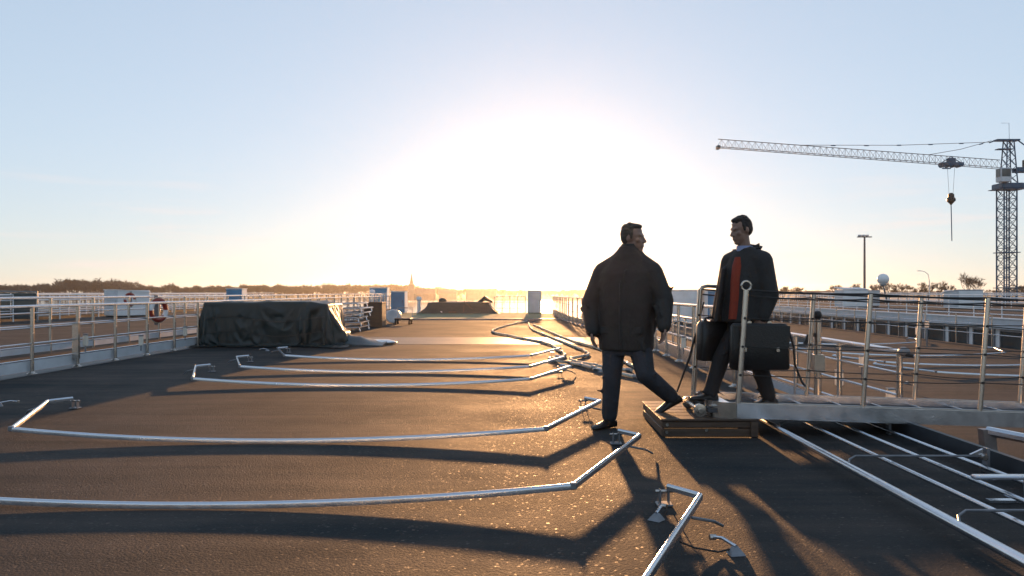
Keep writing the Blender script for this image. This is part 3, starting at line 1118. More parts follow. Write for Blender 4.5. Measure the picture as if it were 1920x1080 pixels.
def hair(P, M, m, parent, sc=1.0, name='hair'):
    mb = MB()
    mb.ell(P(0, -.020, .034), .079 * sc, .091 * sc, .093 * sc, M)
    mb.ell(P(0, -.042, .005), .074 * sc, .064 * sc, .072 * sc, M)
    mb.ell(P(0, .018, .096), .062 * sc, .060 * sc, .026 * sc, M)
    for k in (-1, 1):
        mb.cap(P(k * .070, .01, .04), .013 * sc, P(k * .074, .008, -.005), .008 * sc, 8)
    for k in range(26):
        a = random.uniform(0, 6.28)
        e = random.uniform(.2, 1.4)
        q = P(.074 * math.cos(a) * math.cos(e), -.018 + .086 * math.sin(a) * math.cos(e), .040 + .088 * math.sin(e))
        mb.ell(q, .016 * sc, .016 * sc, .008 * sc, M, 8, 5)
    return remeshed(name, mb, m, .006, parent, 2)


def eyes(P, m, parent, sc=1.0):
    for k in (-1, 1):
        MB().ell(P(k * .032, .066, -.002), .010 * sc, .010 * sc, .010 * sc, None, 10, 7).build('eye', m, parent, True)


def shoe(mb, ankle, toe_dir, L=.29, z=0, pitch=0.0):
    """foot from heel to ball; toe_dir horizontal"""
    d = Vector((toe_dir[0], toe_dir[1], 0)).normalized()
    a = Vector(ankle)
    dn = Vector((0, 0, 1))
    d2 = (d * math.cos(pitch) - dn * math.sin(pitch))
    u2 = (d * math.sin(pitch) + dn * math.cos(pitch))
    o = a - u2 * .085
    s = d2.cross(u2).normalized()
    secs = []
    for t, hw, h in ((-.085, .022, .04), (-.07, .036, .075), (-.02, .040, .085), (.05, .043, .075), (.11, .049, .055), (.16, .047, .045), (.20, .030, .034), (.213, .012, .02)):
        secs.append((o + d2 * t + u2 * h * .5, s * hw, u2 * h * .5))
    mb.sect(secs, 14, 2.6)
    mb.sect([(o + d2 * .0 + u2 * .06, s * .045, d2 * .05), (a + u2 * .05, s * .048, d2 * .05)], 12, 2.2)


UP = Vector((0, 0, 1))

# ---- man stepping down from the step box
F1 = Vector((-.42, -.91, 0)).normalized()
L1 = Vector((.91, -.42, 0)).normalized()
P1 = empty('person', (.74, 7.16, 0))
tag(P1, 'heavy-set man in dark jacket and jeans stepping down onto the deck, head turned right', 'person')
O1 = Vector((.74, 7.16, 0))


def l1(x, y, z):
    return Vector((x, y, z)) - O1


j = dict(
    head=l1(.963, 7.16, 1.705), neck=l1(.94, 7.18, 1.55),
    shR=l1(.715, 7.27, 1.395), elR=l1(.595, 7.27, 1.115), wrR=l1(.60, 7.17, .885),
    shL=l1(1.115, 7.07, 1.395), elL=l1(1.215, 7.02, 1.15), wrL=l1(1.20, 6.93, .935),
    hipR=l1(.80, 7.22, .80), knR=l1(.775, 7.15, .46), anR=l1(.755, 7.19, .10),
    hipL=l1(1.01, 7.14, .80), knL=l1(1.05, 6.99, .50), anL=l1(1.305, 7.15, .285))
bm_ = MB()
PF1, M1 = head(bm_, j['head'], (.90, -.44, -.03), (0, 0, 1), 1.07)
bm_.cap(j['neck'] - UP * .05, .066, j['head'] - UP * .05 - Vector((.01, 0, 0)), .060)
bm_.sect([(l1(.91, 7.18, .78), L1 * .17, F1 * .12), (l1(.91, 7.17, 1.0), L1 * .18, F1 * .14), (l1(.915, 7.17, 1.25), L1 * .19, F1 * .13),
          (l1(.92, 7.17, 1.42), L1 * .18, F1 * .10), (l1(.935, 7.18, 1.5), L1 * .08, F1 * .07)])
for s in 'RL':
    bm_.chain([(j['sh' + s], .055), (j['el' + s], .045), (j['wr' + s], .030)])
    bm_.chain([(j['hip' + s], .09), (j['kn' + s], .058), (j['an' + s], .042)])
hand(bm_, j['wrR'], (.02, -.12, -1), (.7, -.3, 0), 1, .35)
hand(bm_, j['wrL'], (-.05, -.10, -1), (-.7, -.2, 0), -1, .35)
remeshed('body', bm_, SKIN, .0068, P1, 2, .4)
hair(PF1, M1, HAIR1, P1, 1.07)
eyes(PF1, EYEM, P1, 1.07)
jk = MB()
jk.sect([(l1(.905, 7.18, .70), L1 * .245, F1 * .175), (l1(.905, 7.18, .78), L1 * .25, F1 * .18), (l1(.91, 7.17, .92), L1 * .242, F1 * .18),
         (l1(.912, 7.17, 1.10), L1 * .25, F1 * .19), (l1(.915, 7.17, 1.26), L1 * .265, F1 * .18), (l1(.918, 7.17, 1.39), L1 * .268, F1 * .165),
         (l1(.925, 7.18, 1.47), L1 * .215, F1 * .14), (l1(.93, 7.18, 1.545), L1 * .155, F1 * .125), (l1(.935, 7.18, 1.60), L1 * .105, F1 * .11), (l1(.94, 7.18, 1.635), L1 * .088, F1 * .095)], 28, 2.3)
for s in 'RL':
    wr, el, sh = j['wr' + s], j['el' + s], j['sh' + s]
    jk.chain([(sh, .102), (sh.lerp(el, .5), .096), (el, .088), (el.lerp(wr, .6), .074), (wr + (wr - el) * .04, .062)], 14)
    jk.cap(sh + UP * .0, .10, j['neck'] + UP * .0, .088, 12)
for k in range(60):
    a = random.uniform(0, 6.28)
    z = random.uniform(.75, 1.4)
    c = l1(.911, 7.17, z) + L1 * .242 * math.cos(a) + F1 * .17 * math.sin(a)
    jk.cap(c - UP * .05 + L1 * random.uniform(-.04, .04), .016, c + UP * .05 + L1 * random.uniform(-.04, .04), .012, 6)
for s in 'RL':
    for k in range(12):
        t = random.uniform(.15, .95)
        p = j['sh' + s].lerp(j['el' + s], t * 2) if t < .5 else j['el' + s].lerp(j['wr' + s], t * 2 - 1)
        a = random.uniform(0, 6.28)
        rr = .085 - .025 * t
        q = p + Vector((math.cos(a), math.sin(a), 0)) * rr
        jk.cap(q, .016, q + Vector((random.uniform(-.04, .04), random.uniform(-.03, .03), .05)), .012, 6)
jo = remeshed('jacket', jk, JACKET1, .012, P1, 5, .5)
MB().sect([(l1(.94, 7.18, 1.585), L1 * .104, F1 * .108), (l1(.945, 7.18, 1.625), L1 * .092, F1 * .10), (l1(.95, 7.18, 1.652), L1 * .084, F1 * .09)], 20, 2.1).build('collar', JACKET1, jo, True)
zp = [l1(.907, 7.175, .72 + .083 * k) + F1 * (.19 - .004 * abs(k - 4) - (.0 if k < 8 else .03 * (k - 7))) for k in range(10)]
MB().tube(zp, .009, 6).build('zip', BLACK, jo)
for sg in (-1, 1):
    pc_ = l1(.908, 7.175, .86) + F1 * .172 + L1 * sg * .12
    MB().quadstrip([[pc_ + L1 * a_ - F1 * abs(a_ + sg * .03) * .25 + UP * z_ + F1 * .012 for a_, z_ in ((-.065, 0), (.065, 0), (.065, .055), (-.065, .055))],
                    [pc_ + L1 * a_ - F1 * abs(a_ + sg * .03) * .25 + UP * z_ - F1 * .02 for a_, z_ in ((-.065, 0), (.065, 0), (.065, .055), (-.065, .055))]]).build('pocket_flap', JACKET1, jo)
bq = l1(1.07, 7.02, 1.355)
MB().sect([(bq - L1 * .055 + F1 * .035, UP * .008, F1 * .012), (bq + L1 * .055 + F1 * .01, UP * .008, F1 * .012)], 8).build('chest_badge', BADGE, jo)
tr_ = MB()
tr_.sect([(l1(.905, 7.18, .66), L1 * .20, F1 * .14), (l1(.905, 7.18, .80), L1 * .21, F1 * .15), (l1(.905, 7.18, .98), L1 * .2, F1 * .14)], 20)
for s in 'RL':
    hp, kn, an = j['hip' + s], j['kn' + s], j['an' + s]
    tr_.chain([(hp, .112), (hp.lerp(kn, .5), .100), (kn, .084), (kn.lerp(an, .5), .078), (an + (kn - an) * .05, .072)], 14)
    for k in range(14):
        t = random.random()
        p = hp.lerp(kn, t * 2) if t < .5 else kn.lerp(an, t * 2 - 1)
        a = random.uniform(0, 6.28)
        q = p + Vector((math.cos(a), math.sin(a), 0)) * (.098 - .025 * t)
        tr_.cap(q, .013, q + Vector((random.uniform(-.05, .05), random.uniform(-.03, .03), random.uniform(-.03, .03))), .010, 6)
remeshed('trousers', tr_, JEANS, .011, P1, 5, .5)
sh_ = MB()
shoe(sh_, j['anR'] - UP * .013, (-.75, -.66), pitch=0)
remeshed('shoe', sh_, SHOE, .008, P1, 3)
sh_ = MB()
shoe(sh_, j['anL'], (-.96, -.28), pitch=.42)
remeshed('shoe', sh_, SHOE, .008, P1, 3)

# ---- man on the gangway with cases
F2 = Vector((-.84, -.54, 0)).normalized()
L2 = Vector((.54, -.84, 0)).normalized()
O2 = Vector((1.95, 7.1, .22))
P2 = empty('person', O2)
tag(P2, 'dark-haired man in open charcoal coat and orange sweater carrying cases along the gangway', 'person')


def l2(x, y, z):
    return Vector((x, y, z)) - O2


k2 = dict(
    head=l2(1.912, 7.08, 1.770), neck=l2(1.955, 7.10, 1.585),
    shL=l2(2.06, 6.945, 1.495), elL=l2(2.115, 6.90, 1.195), wrL=l2(2.045, 6.875, 1.005),
    shR=l2(1.86, 7.245, 1.495), elR=l2(1.80, 7.28, 1.20), wrR=l2(1.735, 7.25, .995),
    hipL=l2(2.0, 7.05, .90), knL=l2(2.045, 6.98, .57), anL=l2(2.135, 7.02, .305),
    hipR=l2(1.92, 7.16, .90), knR=l2(1.745, 7.14, .62), anR=l2(1.655, 7.15, .325))
bm_ = MB()
PF2, M2 = head(bm_, k2['head'], (-.93, -.26, -.20), (-.08, 0, 1), 1.0)
bm_.cap(k2['neck'] - UP * .05, .060, k2['head'] - UP * .05 + Vector((.01, 0, 0)), .055)
bm_.sect([(l2(1.96, 7.10, .88), L2 * .155, F2 * .105), (l2(1.965, 7.10, 1.08), L2 * .15, F2 * .10), (l2(1.965, 7.10, 1.30), L2 * .17, F2 * .11),
          (l2(1.96, 7.10, 1.45), L2 * .165, F2 * .09), (l2(1.957, 7.10, 1.53), L2 * .07, F2 * .06)])
for s in 'RL':
    bm_.chain([(k2['sh' + s], .050), (k2['el' + s], .042), (k2['wr' + s], .028)])
    bm_.chain([(k2['hip' + s], .085), (k2['kn' + s], .055), (k2['an' + s], .040)])
hand(bm_, k2['wrL'], (-.25, 0, -1), (.1, 1, .1), -1, .95)
hand(bm_, k2['wrR'], (-.2, 0, -1), (.1, -1, .1), 1, .95)
remeshed('body', bm_, SKIN, .0068, P2, 2, .4)
hair(PF2, M2, HAIR2, P2, 1.0)
eyes(PF2, EYEM, P2, 1.0)
ck = MB()
ck.sect([(l2(1.955, 7.10, .955), L2 * .225, F2 * .175), (l2(1.96, 7.10, 1.05), L2 * .215, F2 * .165), (l2(1.965, 7.10, 1.18), L2 * .212, F2 * .155),
         (l2(1.967, 7.10, 1.33), L2 * .222, F2 * .152), (l2(1.967, 7.10, 1.43), L2 * .215, F2 * .135), (l2(1.964, 7.10, 1.53), L2 * .165, F2 * .115),
         (l2(1.965, 7.10, 1.585), L2 * .105, F2 * .095), (l2(1.967, 7.10, 1.61), L2 * .088, F2 * .085)], 26, 2.3)
for s in 'RL':
    wr, el, sh = k2['wr' + s], k2['el' + s], k2['sh' + s]
    ck.chain([(sh, .088), (sh.lerp(el, .5), .080), (el, .073), (el.lerp(wr, .6), .062), (wr - (wr - el) * .04, .052)], 14)
    ck.cap(sh, .085, k2['neck'] - UP * .02, .08, 12)
for k in range(50):
    a = random.uniform(-1.2, 4.3)
    z = random.uniform(1.0, 1.42)
    c = l2(1.963, 7.10, z) + L2 * .208 * math.cos(a) - F2 * .148 * math.sin(a)
    ck.cap(c - UP * .05 + L2 * random.uniform(-.03, .03), .014, c + UP * .05 + L2 * random.uniform(-.03, .03), .010, 6)
# open front flap swinging forward on the far side
for t in range(19):
    t = t * 5 / 18
    z = .97 + .09 * t
    c = l2(1.963, 7.10, z) + F2 * (.165 + .075 * (1 - t / 5)) - L2 * (.12 + .02 * (1 - t / 5))
    ck.cap(c, .022, c - F2 * .1 - L2 * .05, .03, 8)
co = remeshed('coat', ck, JACKET2, .011, P2, 5, .5)
sw = MB()
sw.sect([(l2(1.955, 7.10, .985) + F2 * .105, L2 * .062, F2 * .088), (l2(1.96, 7.10, 1.15) + F2 * .10, L2 * .062, F2 * .078),
         (l2(1.965, 7.10, 1.32) + F2 * .10, L2 * .066, F2 * .072), (l2(1.965, 7.10, 1.45) + F2 * .085, L2 * .062, F2 * .070), (l2(1.96, 7.10, 1.53) + F2 * .064, L2 * .046, F2 * .060)], 16, 2.2)
sw.build('sweater', ORANGE, P2, True)
# shirt collar and coat collar
MB().sect([(l2(1.955, 7.10, 1.56), L2 * .078, F2 * .088), (l2(1.948, 7.098, 1.60), L2 * .070, F2 * .080), (l2(1.943, 7.095, 1.63), L2 * .066, F2 * .072)], 18, 2.1).build('shirt_collar', SHIRT, P2, True)
for s in (-1, 1):
    rings = []
    for i in range(7):
        a = -.5 + 2.3 * i / 6          # from the nape round to the front
        dirv = (-F2 * math.cos(a) + L2 * s * math.sin(a))
        b0 = l2(1.966, 7.10, 1.575) + dirv * .092
        hgt = .080 - .05 * i / 6
        o_ = b0 + dirv * (.012 + .03 * i / 6) + UP * hgt
        rings.append([b0, b0 + dirv * .018, o_ + dirv * .014, o_])
    MB().quadstrip(rings).build('lapel', JACKET2, co, True)
tr_ = MB()
tr_.sect([(l2(1.96, 7.10, .80), L2 * .16, F2 * .12), (l2(1.96, 7.10, .92), L2 * .18, F2 * .13), (l2(1.96, 7.10, 1.06), L2 * .17, F2 * .12)], 20)
for s in 'RL':
    hp, kn, an = k2['hip' + s], k2['kn' + s], k2['an' + s]
    tr_.chain([(hp, .100), (hp.lerp(kn, .5), .090), (kn, .076), (kn.lerp(an, .5), .070), (an + (kn - an) * .03, .066)], 14)
    for k in range(12):
        t = random.random()
        p = hp.lerp(kn, t * 2) if t < .5 else kn.lerp(an, t * 2 - 1)
        a = random.uniform(0, 6.28)
        q = p + Vector((math.cos(a), math.sin(a), 0)) * (.086 - .02 * t)
        tr_.cap(q, .012, q + Vector((random.uniform(-.05, .05), random.uniform(-.03, .03), random.uniform(-.03, .03))), .009, 6)
remeshed('trousers', tr_, TROUS, .011, P2, 5, .5)
sh_ = MB()
shoe(sh_, k2['anR'] + UP * .0, (-.9, -.43), pitch=-.12)
remeshed('shoe', sh_, SHOE, .008, P2, 3)
sh_ = MB()
shoe(sh_, k2['anL'], (-.93, -.35), pitch=.05)
remeshed('shoe', sh_, SHOE, .008, P2, 3)


def case(loc, w, d, h, rz, label, flap=True, strap=False, handle_h=.06):
    t = empty('carry_case', loc, rz)
    tag(t, label, 'case')
    MB().sect([((0, 0, .004), (w / 2 - .012, 0, 0), (0, d / 2 - .012, 0)), ((0, 0, .02), (w / 2, 0, 0), (0, d / 2, 0)), ((0, 0, h * .5), (w / 2 - .004, 0, 0), (0, d / 2 + .006, 0)),
               ((0, 0, h - .03), (w / 2 - .008, 0, 0), (0, d / 2 - .004, 0)), ((0, 0, h), (w / 2 - .03, 0, 0), (0, d / 2 - .03, 0))], 28, 4.6).build('body', LEATHER, t, True)
    if flap:
        MB().quadstrip([[(-w / 2 + .02, -d / 2 - .012, h * .45), (w / 2 - .02, -d / 2 - .012, h * .45), (w / 2 - .02, -d / 2 - .004, h * .45), (-w / 2 + .02, -d / 2 - .004, h * .45)],
                        [(-w / 2 + .01, -d / 2 - .008, h - .02), (w / 2 - .01, -d / 2 - .008, h - .02), (w / 2 - .01, -d / 2, h - .02), (-w / 2 + .01, -d / 2, h - .02)]]).build('flap', LEATHER, t)
        for s in (-.5, .5):
            MB().bevbox(s * w * .55 - .014, s * w * .55 + .014, -d / 2 - .02, -d / 2 - .0125, h * .40, h * .5, .003).build('buckle', STEEL, t)
    MB().tube([(-.085, 0, h - .01), (-.08, 0, h + handle_h * .8), (-.05, 0, h + handle_h), (.05, 0, h + handle_h), (.08, 0, h + handle_h * .8), (.085, 0, h - .01)], .011, 8).build('handle', LEATHER, t, True)
    for s in (-1, 1):
        MB().lathe([(.02, -.012), (.02, .012)], (s * .085, 0, h), 10, 'y').build('handle_ring', STEEL, t)
    if strap:
        pts = [(w / 2, 0, h - .06), (w / 2 + .04, 0, h * .5), (w / 2 + .05, 0, .05), (w / 2 + .11, 0, -.10), (w / 2 + .14, 0, -.14)]
        MB().tube(pts, .010, 6).build('strap', BLACK, t, True)
    return t


case((2.005, 6.86, .555), .50, .15, .40, R(-3), 'large black leather case with buckles in the near hand of the man on the gangway', True, True, .035)
case((1.70, 7.25, .60), .30, .15, .36, R(18), 'second dark case, narrower, hanging from his far hand by the bent railing', False, False, .03)

# ------------------------------------------------------------------ neighbouring ships


def ship(label, x0, x1, y0, y1, zd, hullm=WHITE, win=None, fascia=None):
    t = empty('river_ship', ((x0 + x1) / 2, y0, WZ))
    tag(t, label, 'ship', 'river ships moored side by side')
    ox, oy, oz = (x0 + x1) / 2, y0, WZ
    P = [(x0, y0), (x1, y0), (x1, y1 - 6), (x1 - 2.5, y1), (x0 + 2.5, y1), (x0, y1 - 6)]
    P = [(a - ox, b - oy) for a, b in P]
    MB().prism(P, zd - .12 - oz, zd - oz).build('deck_surface', DECK, t)
    MB().prism([(a * .97, b * .999) for a, b in P], -.5, zd - .123 - oz).build('hull', hullm, t)
    if fascia:
        MB().box(x0 - ox - .03, x0 - ox + .05, .2, y1 - y0 - 6.2, fascia[0] - oz, fascia[1] - oz).build('fascia', GREYW, t)
        MB().tube([(x0 - ox - .04, .2, fascia[1] - oz), (x0 - ox - .04, y1 - y0 - 6.2, fascia[1] - oz)], .03, 6).build('fascia_trim', WHITE, t)
    if win:
        wy0, wy1, zb, zt, pitch, ww = win
        xx = x0 * .97 + ox * .03 - ox
        fm_ = MB()
        for (a0, a1, b0, b1) in ((-ww / 2, ww / 2, 0, .05), (-ww / 2, ww / 2, zt - zb - .05, zt - zb), (-ww / 2, -ww / 2 + .05, .051, zt - zb - .051), (ww / 2 - .05, ww / 2, .051, zt - zb - .051)):
            fm_.box(-.05, .0, a0, a1, b0, b1)
        fme = fm_.mesh('frame', GALV)
        gme = MB().box(-.022, -.004, -ww / 2 + .05, ww / 2 - .05, .05, zt - zb - .05).mesh('window', GLASS)
        y = wy0
        while y < wy1:
            o = link('window', gme, t, (xx, y - oy, zb - oz))
            link('frame', fme, o)
            y += pitch
    return t


SH2 = ship('neighbouring ship at right with brown deck, reached by the gangway', 3.85, 14.3, -20, 62, -.45)
SH3 = ship('third ship at right, pale side with a row of dark windows', 15.1, 26.2, -10, 92, .40, WHITE, (8, 62, -.62, .02, 1.55, 1.25), (.06, .385))
SH4 = ship('farthest ship at right, only railings and roof structures showing', 28.5, 40, 0, 110, .30, WHITE)
SHL = ship('neighbouring ship at left with brown deck beyond the railing', -19.6, -8.35, -10, 58, .11, WHITE)
SHK = ship('farther ship at left, seen only as white railings', -32, -21, 0, 75, .15, WHITE)

r2 = railing('right-hand neighbour ship railing with golden posts, ending in a grey knob near the gangway', G_RAIL,
        [(4.2, 8.94), (4.2, 52)], -.45, [8.98 + 1.72 * i for i in range(25)], 1.0, (.76, .51, .25), (.06, .18), True, r_mid=.016, r_post=.034, r_top=.028)
MB().lathe([(.02, -.06), (.05, -.05), (.055, 0), (.05, .05), (.03, .06)], (0, -.06, 1.01), 14, 'y').build('end_cap', GALV, r2, True)
MB().tube([(0, -.08, 1.0), (.0, -.1, .98), (.07, -.14, .97)], .02, 8).build('end_hook', BLACK, r2, True)
railing('far-edge railing of the right-hand neighbour ship', G_RAIL, [(14.0, 10), (14.0, 55)], -.45, [10 + 2.0 * i for i in range(22)], 1.0, (.7, .4), None, False, r_top=.02, r_mid=.012, r_post=.02)
railing('white railing on the edge of the ship with the window row', G_RAIL, [(15.25, 8), (15.25, 84)], .40, [8 + 1.6 * i for i in range(46)], .72, (.5, .27), None, False, r_top=.02, r_mid=.013, r_post=.018, pm=WHITE, mm=WHITE)
railing('far-side white railing of the ship with the window row', G_RAIL, [(26.0, 14), (26.0, 84)], .40, [14 + 1.8 * i for i in range(38)], .75, (.5, .25), None, False, r_top=.028, r_mid=.018, r_post=.022, pm=WHITE, mm=WHITE)
railing('white railing on the farthest ship at right', G_RAIL, [(28.8, 20), (28.8, 100)], .30, [20 + 2.0 * i for i in range(40)], .85, (.6, .3), None, False, r_top=.03, r_mid=.02, r_post=.025, pm=WHITE, mm=WHITE)
rl = railing('railing of the left-hand neighbour ship with a red lifebuoy on it', G_RAIL, [(-8.7, 8), (-8.7, 54)], .11, [10.3 + 1.45 * i for i in range(30)], 1.0, (.74, .48), (.04, .14), False, r_post=.026)
railing('white railing on the far edge of the left-hand neighbour ship', G_RAIL, [(-19.2, 16), (-19.2, 52)], .11, [16.5 + 1.5 * i for i in range(24)], 1.0, (.8, .6, .4, .2), None, False, r_top=.03, r_mid=.02, r_post=.024, pm=WHITE, mm=WHITE)
railing('white railing on the near edge of the farther ship at left', G_RAIL, [(-21.4, 18), (-21.4, 68)], .15, [18 + 1.5 * i for i in range(33)], 1.0, (.75, .5, .25), None, False, r_top=.03, r_mid=.02, r_post=.025, pm=WHITE, mm=WHITE)

# lamps and bracket on the right neighbour's deck


def path_lamp(loc, label, h=.3):
    t = empty('path_lamp', loc)
    tag(t, label, 'path lamp', 'white path lamps on the neighbouring deck')
    MB().tube([(0, 0, .001), (0, 0, h)], .02, 8).build('stem', GALV, t)
    MB().bevbox(-.05, .05, -.04, .04, h + .001, h + .2, .008).build('lens', LAMPW, t)
    MB().bevbox(-.055, .055, -.045, .045, h + .201, h + .225, .005).build('lamp_cap', GALV, t)


for (x, y, h, lab) in ((4.55, 11.6, .32, 'white path lamp just right of the large case'),
                       (4.75, 10.4, .20, 'white path lamp low behind the gangway walkway'),
                       (6.4, 15.2, .25, 'white path lamp standing on the open neighbour deck'),
                       (10.3, 21.0, .55, 'white path lamp below the ship windows, left one'),
                       (12.2, 24.3, .60, 'white path lamp below the ship windows, middle one'),
                       (12.6, 16.9, .50, 'white path lamp below the ship windows, right one')):
    path_lamp((x, y, -.45), lab, h)
bk = empty('railing_bracket', (4.72, 8.25, -.45))
tag(bk, 'grey bent railing bracket on the neighbour deck under the gangway at the right edge', 'bracket')
MB().quadstrip([[(0, -.06, .002), (.12, -.06, .002), (.12, .06, .002), (0, .06, .002)], [(-.03, -.05, .26), (.10, -.05, .26), (.10, .05, .26), (-.03, .05, .26)]]).build('foot', GALV, bk)
MB().tube([(.04, 0, .24), (.35, -.35, .2), (.9, -1.2, .16)], .05, 8).build('folded_arm', ALU, bk, True)
# awning hoops of the right neighbour
for i, (y, lab) in enumerate(((15.9, 'awning hoop on the neighbour deck, nearest of four'), (18.2, 'awning hoop on the neighbour deck, second of four'),
                              (21.0, 'awning hoop on the neighbour deck, third of four'), (25.5, 'awning hoop on the neighbour deck, farthest of four'))):
    o = copy_tree(proto)
    o.location = (10.4, y, -.447)
    o.rotation_euler.z = R(random.uniform(-1, 1))
    tag(o, lab, 'awning hoop', 'folded awning hoops on the neighbour deck')
fitting('hinge_fitting', (6.95, 14.6, -.449), R(150), 'bright upright hinge fitting on the neighbour deck behind the gangway wires', None)

# structures on neighbouring ships
cabinet((-18.3, 36.8, .11), 1.0, 1.6, 1.2, GREYW, WHITE, 'pale box cabin with sloping roof on the left neighbour deck', roof_slope=-.1, rz=R(-30))
cabinet((-16.6, 46.0, .11), .9, .8, 1.3, BLUE, WHITE, 'blue cabinet rising behind the covered stack')
cabinet((-9.2, 50.5, .11), 1.1, .9, 1.38, BLUE, WHITE, 'blue-fronted cabinet half hidden behind the tall far-left cabinet')
bollard((-8.9, 46.5, .11), 'white round-headed bollard between the two blue cabinets', 1.25)
cabinet((17.3, 42.5, .40), 1.3, 1.2, .95, WHITE, GREYW, 'white box cabin left of the satellite dome', roof_slope=.1)
cabinet((18.9, 44.5, .40), 1.1, 1.2, .9, GREYW, GREYW, 'pale grey box cabin under the satellite dome')
cabinet((21.6, 39.5, .40), 1.2, 1.4, .92, WHITE, GREYW, 'white box cabin near the foot of the crane', roof_slope=-.12)
cabinet((8.3, 44.0, -.45), 2.6, 1.6, 1.75, WHITE, GREYW, 'wide white box cabin seen between the two men', roof_slope=.05)
cabinet((6.3, 40.0, -.45), .8, .8, 1.5, GREYW, GREYW, 'grey box beside the stepping man, on the neighbour ship')
cabinet((10.4, 43.0, -.45), 1.5, 1.3, 1.75, BLUE, WHITE, 'bluish box cabin left of the man on the gangway')


def lifebuoy(loc, rz, label, r=.29):
    t = empty('lifebuoy', loc, rz)
    tag(t, label, 'lifebuoy', 'red lifebuoys on the left ship')
    n, m = 24, 8
    segs = []
    for k in range(n):
        a0, a1 = 2 * math.pi * k / n, 2 * math.pi * (k + 1) / n
        segs.append((a0, a1))
    for part in range(8):
        mb = MB()
        rings = []
        for i in range(4):
            a = 2 * math.pi * (part + i / 3) / 8
            rings.append([((r + .06 * math.cos(b)) * math.cos(a), .055 * math.sin(b), (r + .06 * math.cos(b)) * math.sin(a)) for b in [2 * math.pi * q / m for q in range(m)]])
        mb.quadstrip(rings, True, False)
        mb.build('white_band' if part % 4 == 3 else 'red_segment', WHITE if part % 4 == 3 else RED, t, True)
    MB().tube([((r + .07) * math.cos(a), 0, (r + .07) * math.sin(a)) for a in [2 * math.pi * k / 20 for k in range(21)]], .012, 5).build('grab_rope', ROPE, t)
    MB().box(-.05, .05, .06, .075, -.35, .35).build('holder', GALV, t)


lifebuoy((-8.60, 18.75, .80), R(70), 'red lifebuoy with white bands hung on the left neighbour railing', .23)
lifebuoy((-17.5, 35.4, .9), R(-10), 'small red lifebuoy on the pale box cabin at left', .24)
ws = empty('windscreen_frame', (-20.3, 30.0, .11))
tag(ws, 'low flat glazed windbreak with dark frame at the far left', 'windbreak')
MB().tube([(0, 0, 0), (0, 0, 1.15), (2.0, 0, 1.13), (2.0, 0, 0)], .03, 6).build('frame', GALV, ws)
for k in range(2):
    MB().box(.05 + k * .98, .98 + k * .98, -.008, .008, .1, 1.08).build('pane', GLASS, ws)

rd = empty('satellite_dome', (18.6, 41.6, .40))
tag(rd, 'white ball-shaped satellite dome on a leaning mast', 'satellite dome')
MB().tube([(.3, 0, 0), (.02, 0, 1.16)], [.05, .035], 8).build('mast', GALV, rd, True)
MB().lathe([(.06, 1.14), (.18, 1.20), (.2, 1.24)], n=18).build('collar', GREYW, rd, True)
MB().ell((0, 0, 1.50), .30, .30, .29, None, 22, 14).build('dome', DOME, rd, True)

# ------------------------------------------------------------------ crane and masts on the quay


cr = empty('tower_crane', (72.2, 120, -2.5))
tag(cr, 'blue tower crane with long lattice jib reaching left over the ships', 'crane')
CO = Vector((72.2, 120, -2.5))
ms = MB()
W = .95
zt = 19.2
for sx in (-1, 1):
    for sy in (-1, 1):
        ms.tube([(sx * W, sy * W, 0), (sx * W, sy * W, zt)], .11, 6)
nb_ = 13
for i in range(nb_):
    z0, z1 = zt * i / nb_, zt * (i + 1) / nb_
    zm = (z0 + z1) / 2
    C4 = [(-W, -W), (W, -W), (W, W), (-W, W)]
    for k in range(4):
        (ax, ay), (bx, by) = C4[k], C4[(k + 1) % 4]
        mx, my = (ax + bx) / 2, (ay + by) / 2
        ms.tube([(ax, ay, z0), (mx, my, zm), (bx, by, z0)], .05, 4)
        ms.tube([(ax, ay, z1), (mx, my, zm), (bx, by, z1)], .05, 4)
        ms.tube([(ax, ay, z1), (bx, by, z1)], .05, 4)
ms.tube([(0, 0, 0), (0, 0, zt)], .10, 6)
ms.build('mast', CRANEB, cr)
for z in (4.3, 9.6):
    MB().box(-1.3, 1.3, -1.3, 1.3, z, z + .12).build('landing', CRANEB, cr)
MB().bevbox(-1.5, 1.9, -1.4, 1.4, zt, zt + .8, .1).build('slewing_ring', CRANEB, cr)
MB().box(-1.9, 2.3, -1.6, 1.6, zt - .1, zt - .02).build('service_deck', CRANEB, cr)
cb = MB().bevbox(-2.1, -.5, -2.1, -.7, zt + .85, zt + 2.9, .08).build('cab', GREYW, cr)
MB().box(-2.13, -2.105, -1.95, -.85, zt + 1.6, zt + 2.75).build('cab_window', GLASS, cb)
MB().box(-1.95, -.65, -2.13, -2.105, zt + 1.6, zt + 2.75).build('cab_window', GLASS, cb)
th = MB()
zj = 22.3
za = 26.4
for sx in (-1, 1):
    for sy in (-1, 1):
        th.tube([(sx * .85 + .3, sy * .85, zt + .8), (sx * .5 + .3, sy * .5, za)], .10, 5)
for i in range(5):
    z0 = zt + .8 + (za - zt - .8) * i / 5
    z1 = zt + .8 + (za - zt - .8) * (i + 1) / 5
    w0 = .85 - .35 * i / 5
    w1 = .85 - .35 * (i + 1) / 5
    for sy in (-1, 1):
        th.tube([(-w0 + .3, sy * w0, z0), (w1 + .3, sy * w1, z1)], .05, 4)
        th.tube([(w0 + .3, sy * w0, z0), (-w1 + .3, sy * w1, z1)], .05, 4)
    for sx in (-1, 1):
        th.tube([(sx * w0 + .3, -w0, z0), (sx * w1 + .3, w1, z1)], .05, 4)
th.box(-1.7, 1.7, -.6, .6, za, za + .22)
th.box(-1.5, .8, -.5, .5, za - 1.3, za - 1.18)
th.tube([(-1.7, 0, za + .1), (-2.6, 0, za - .25)], .1, 5)
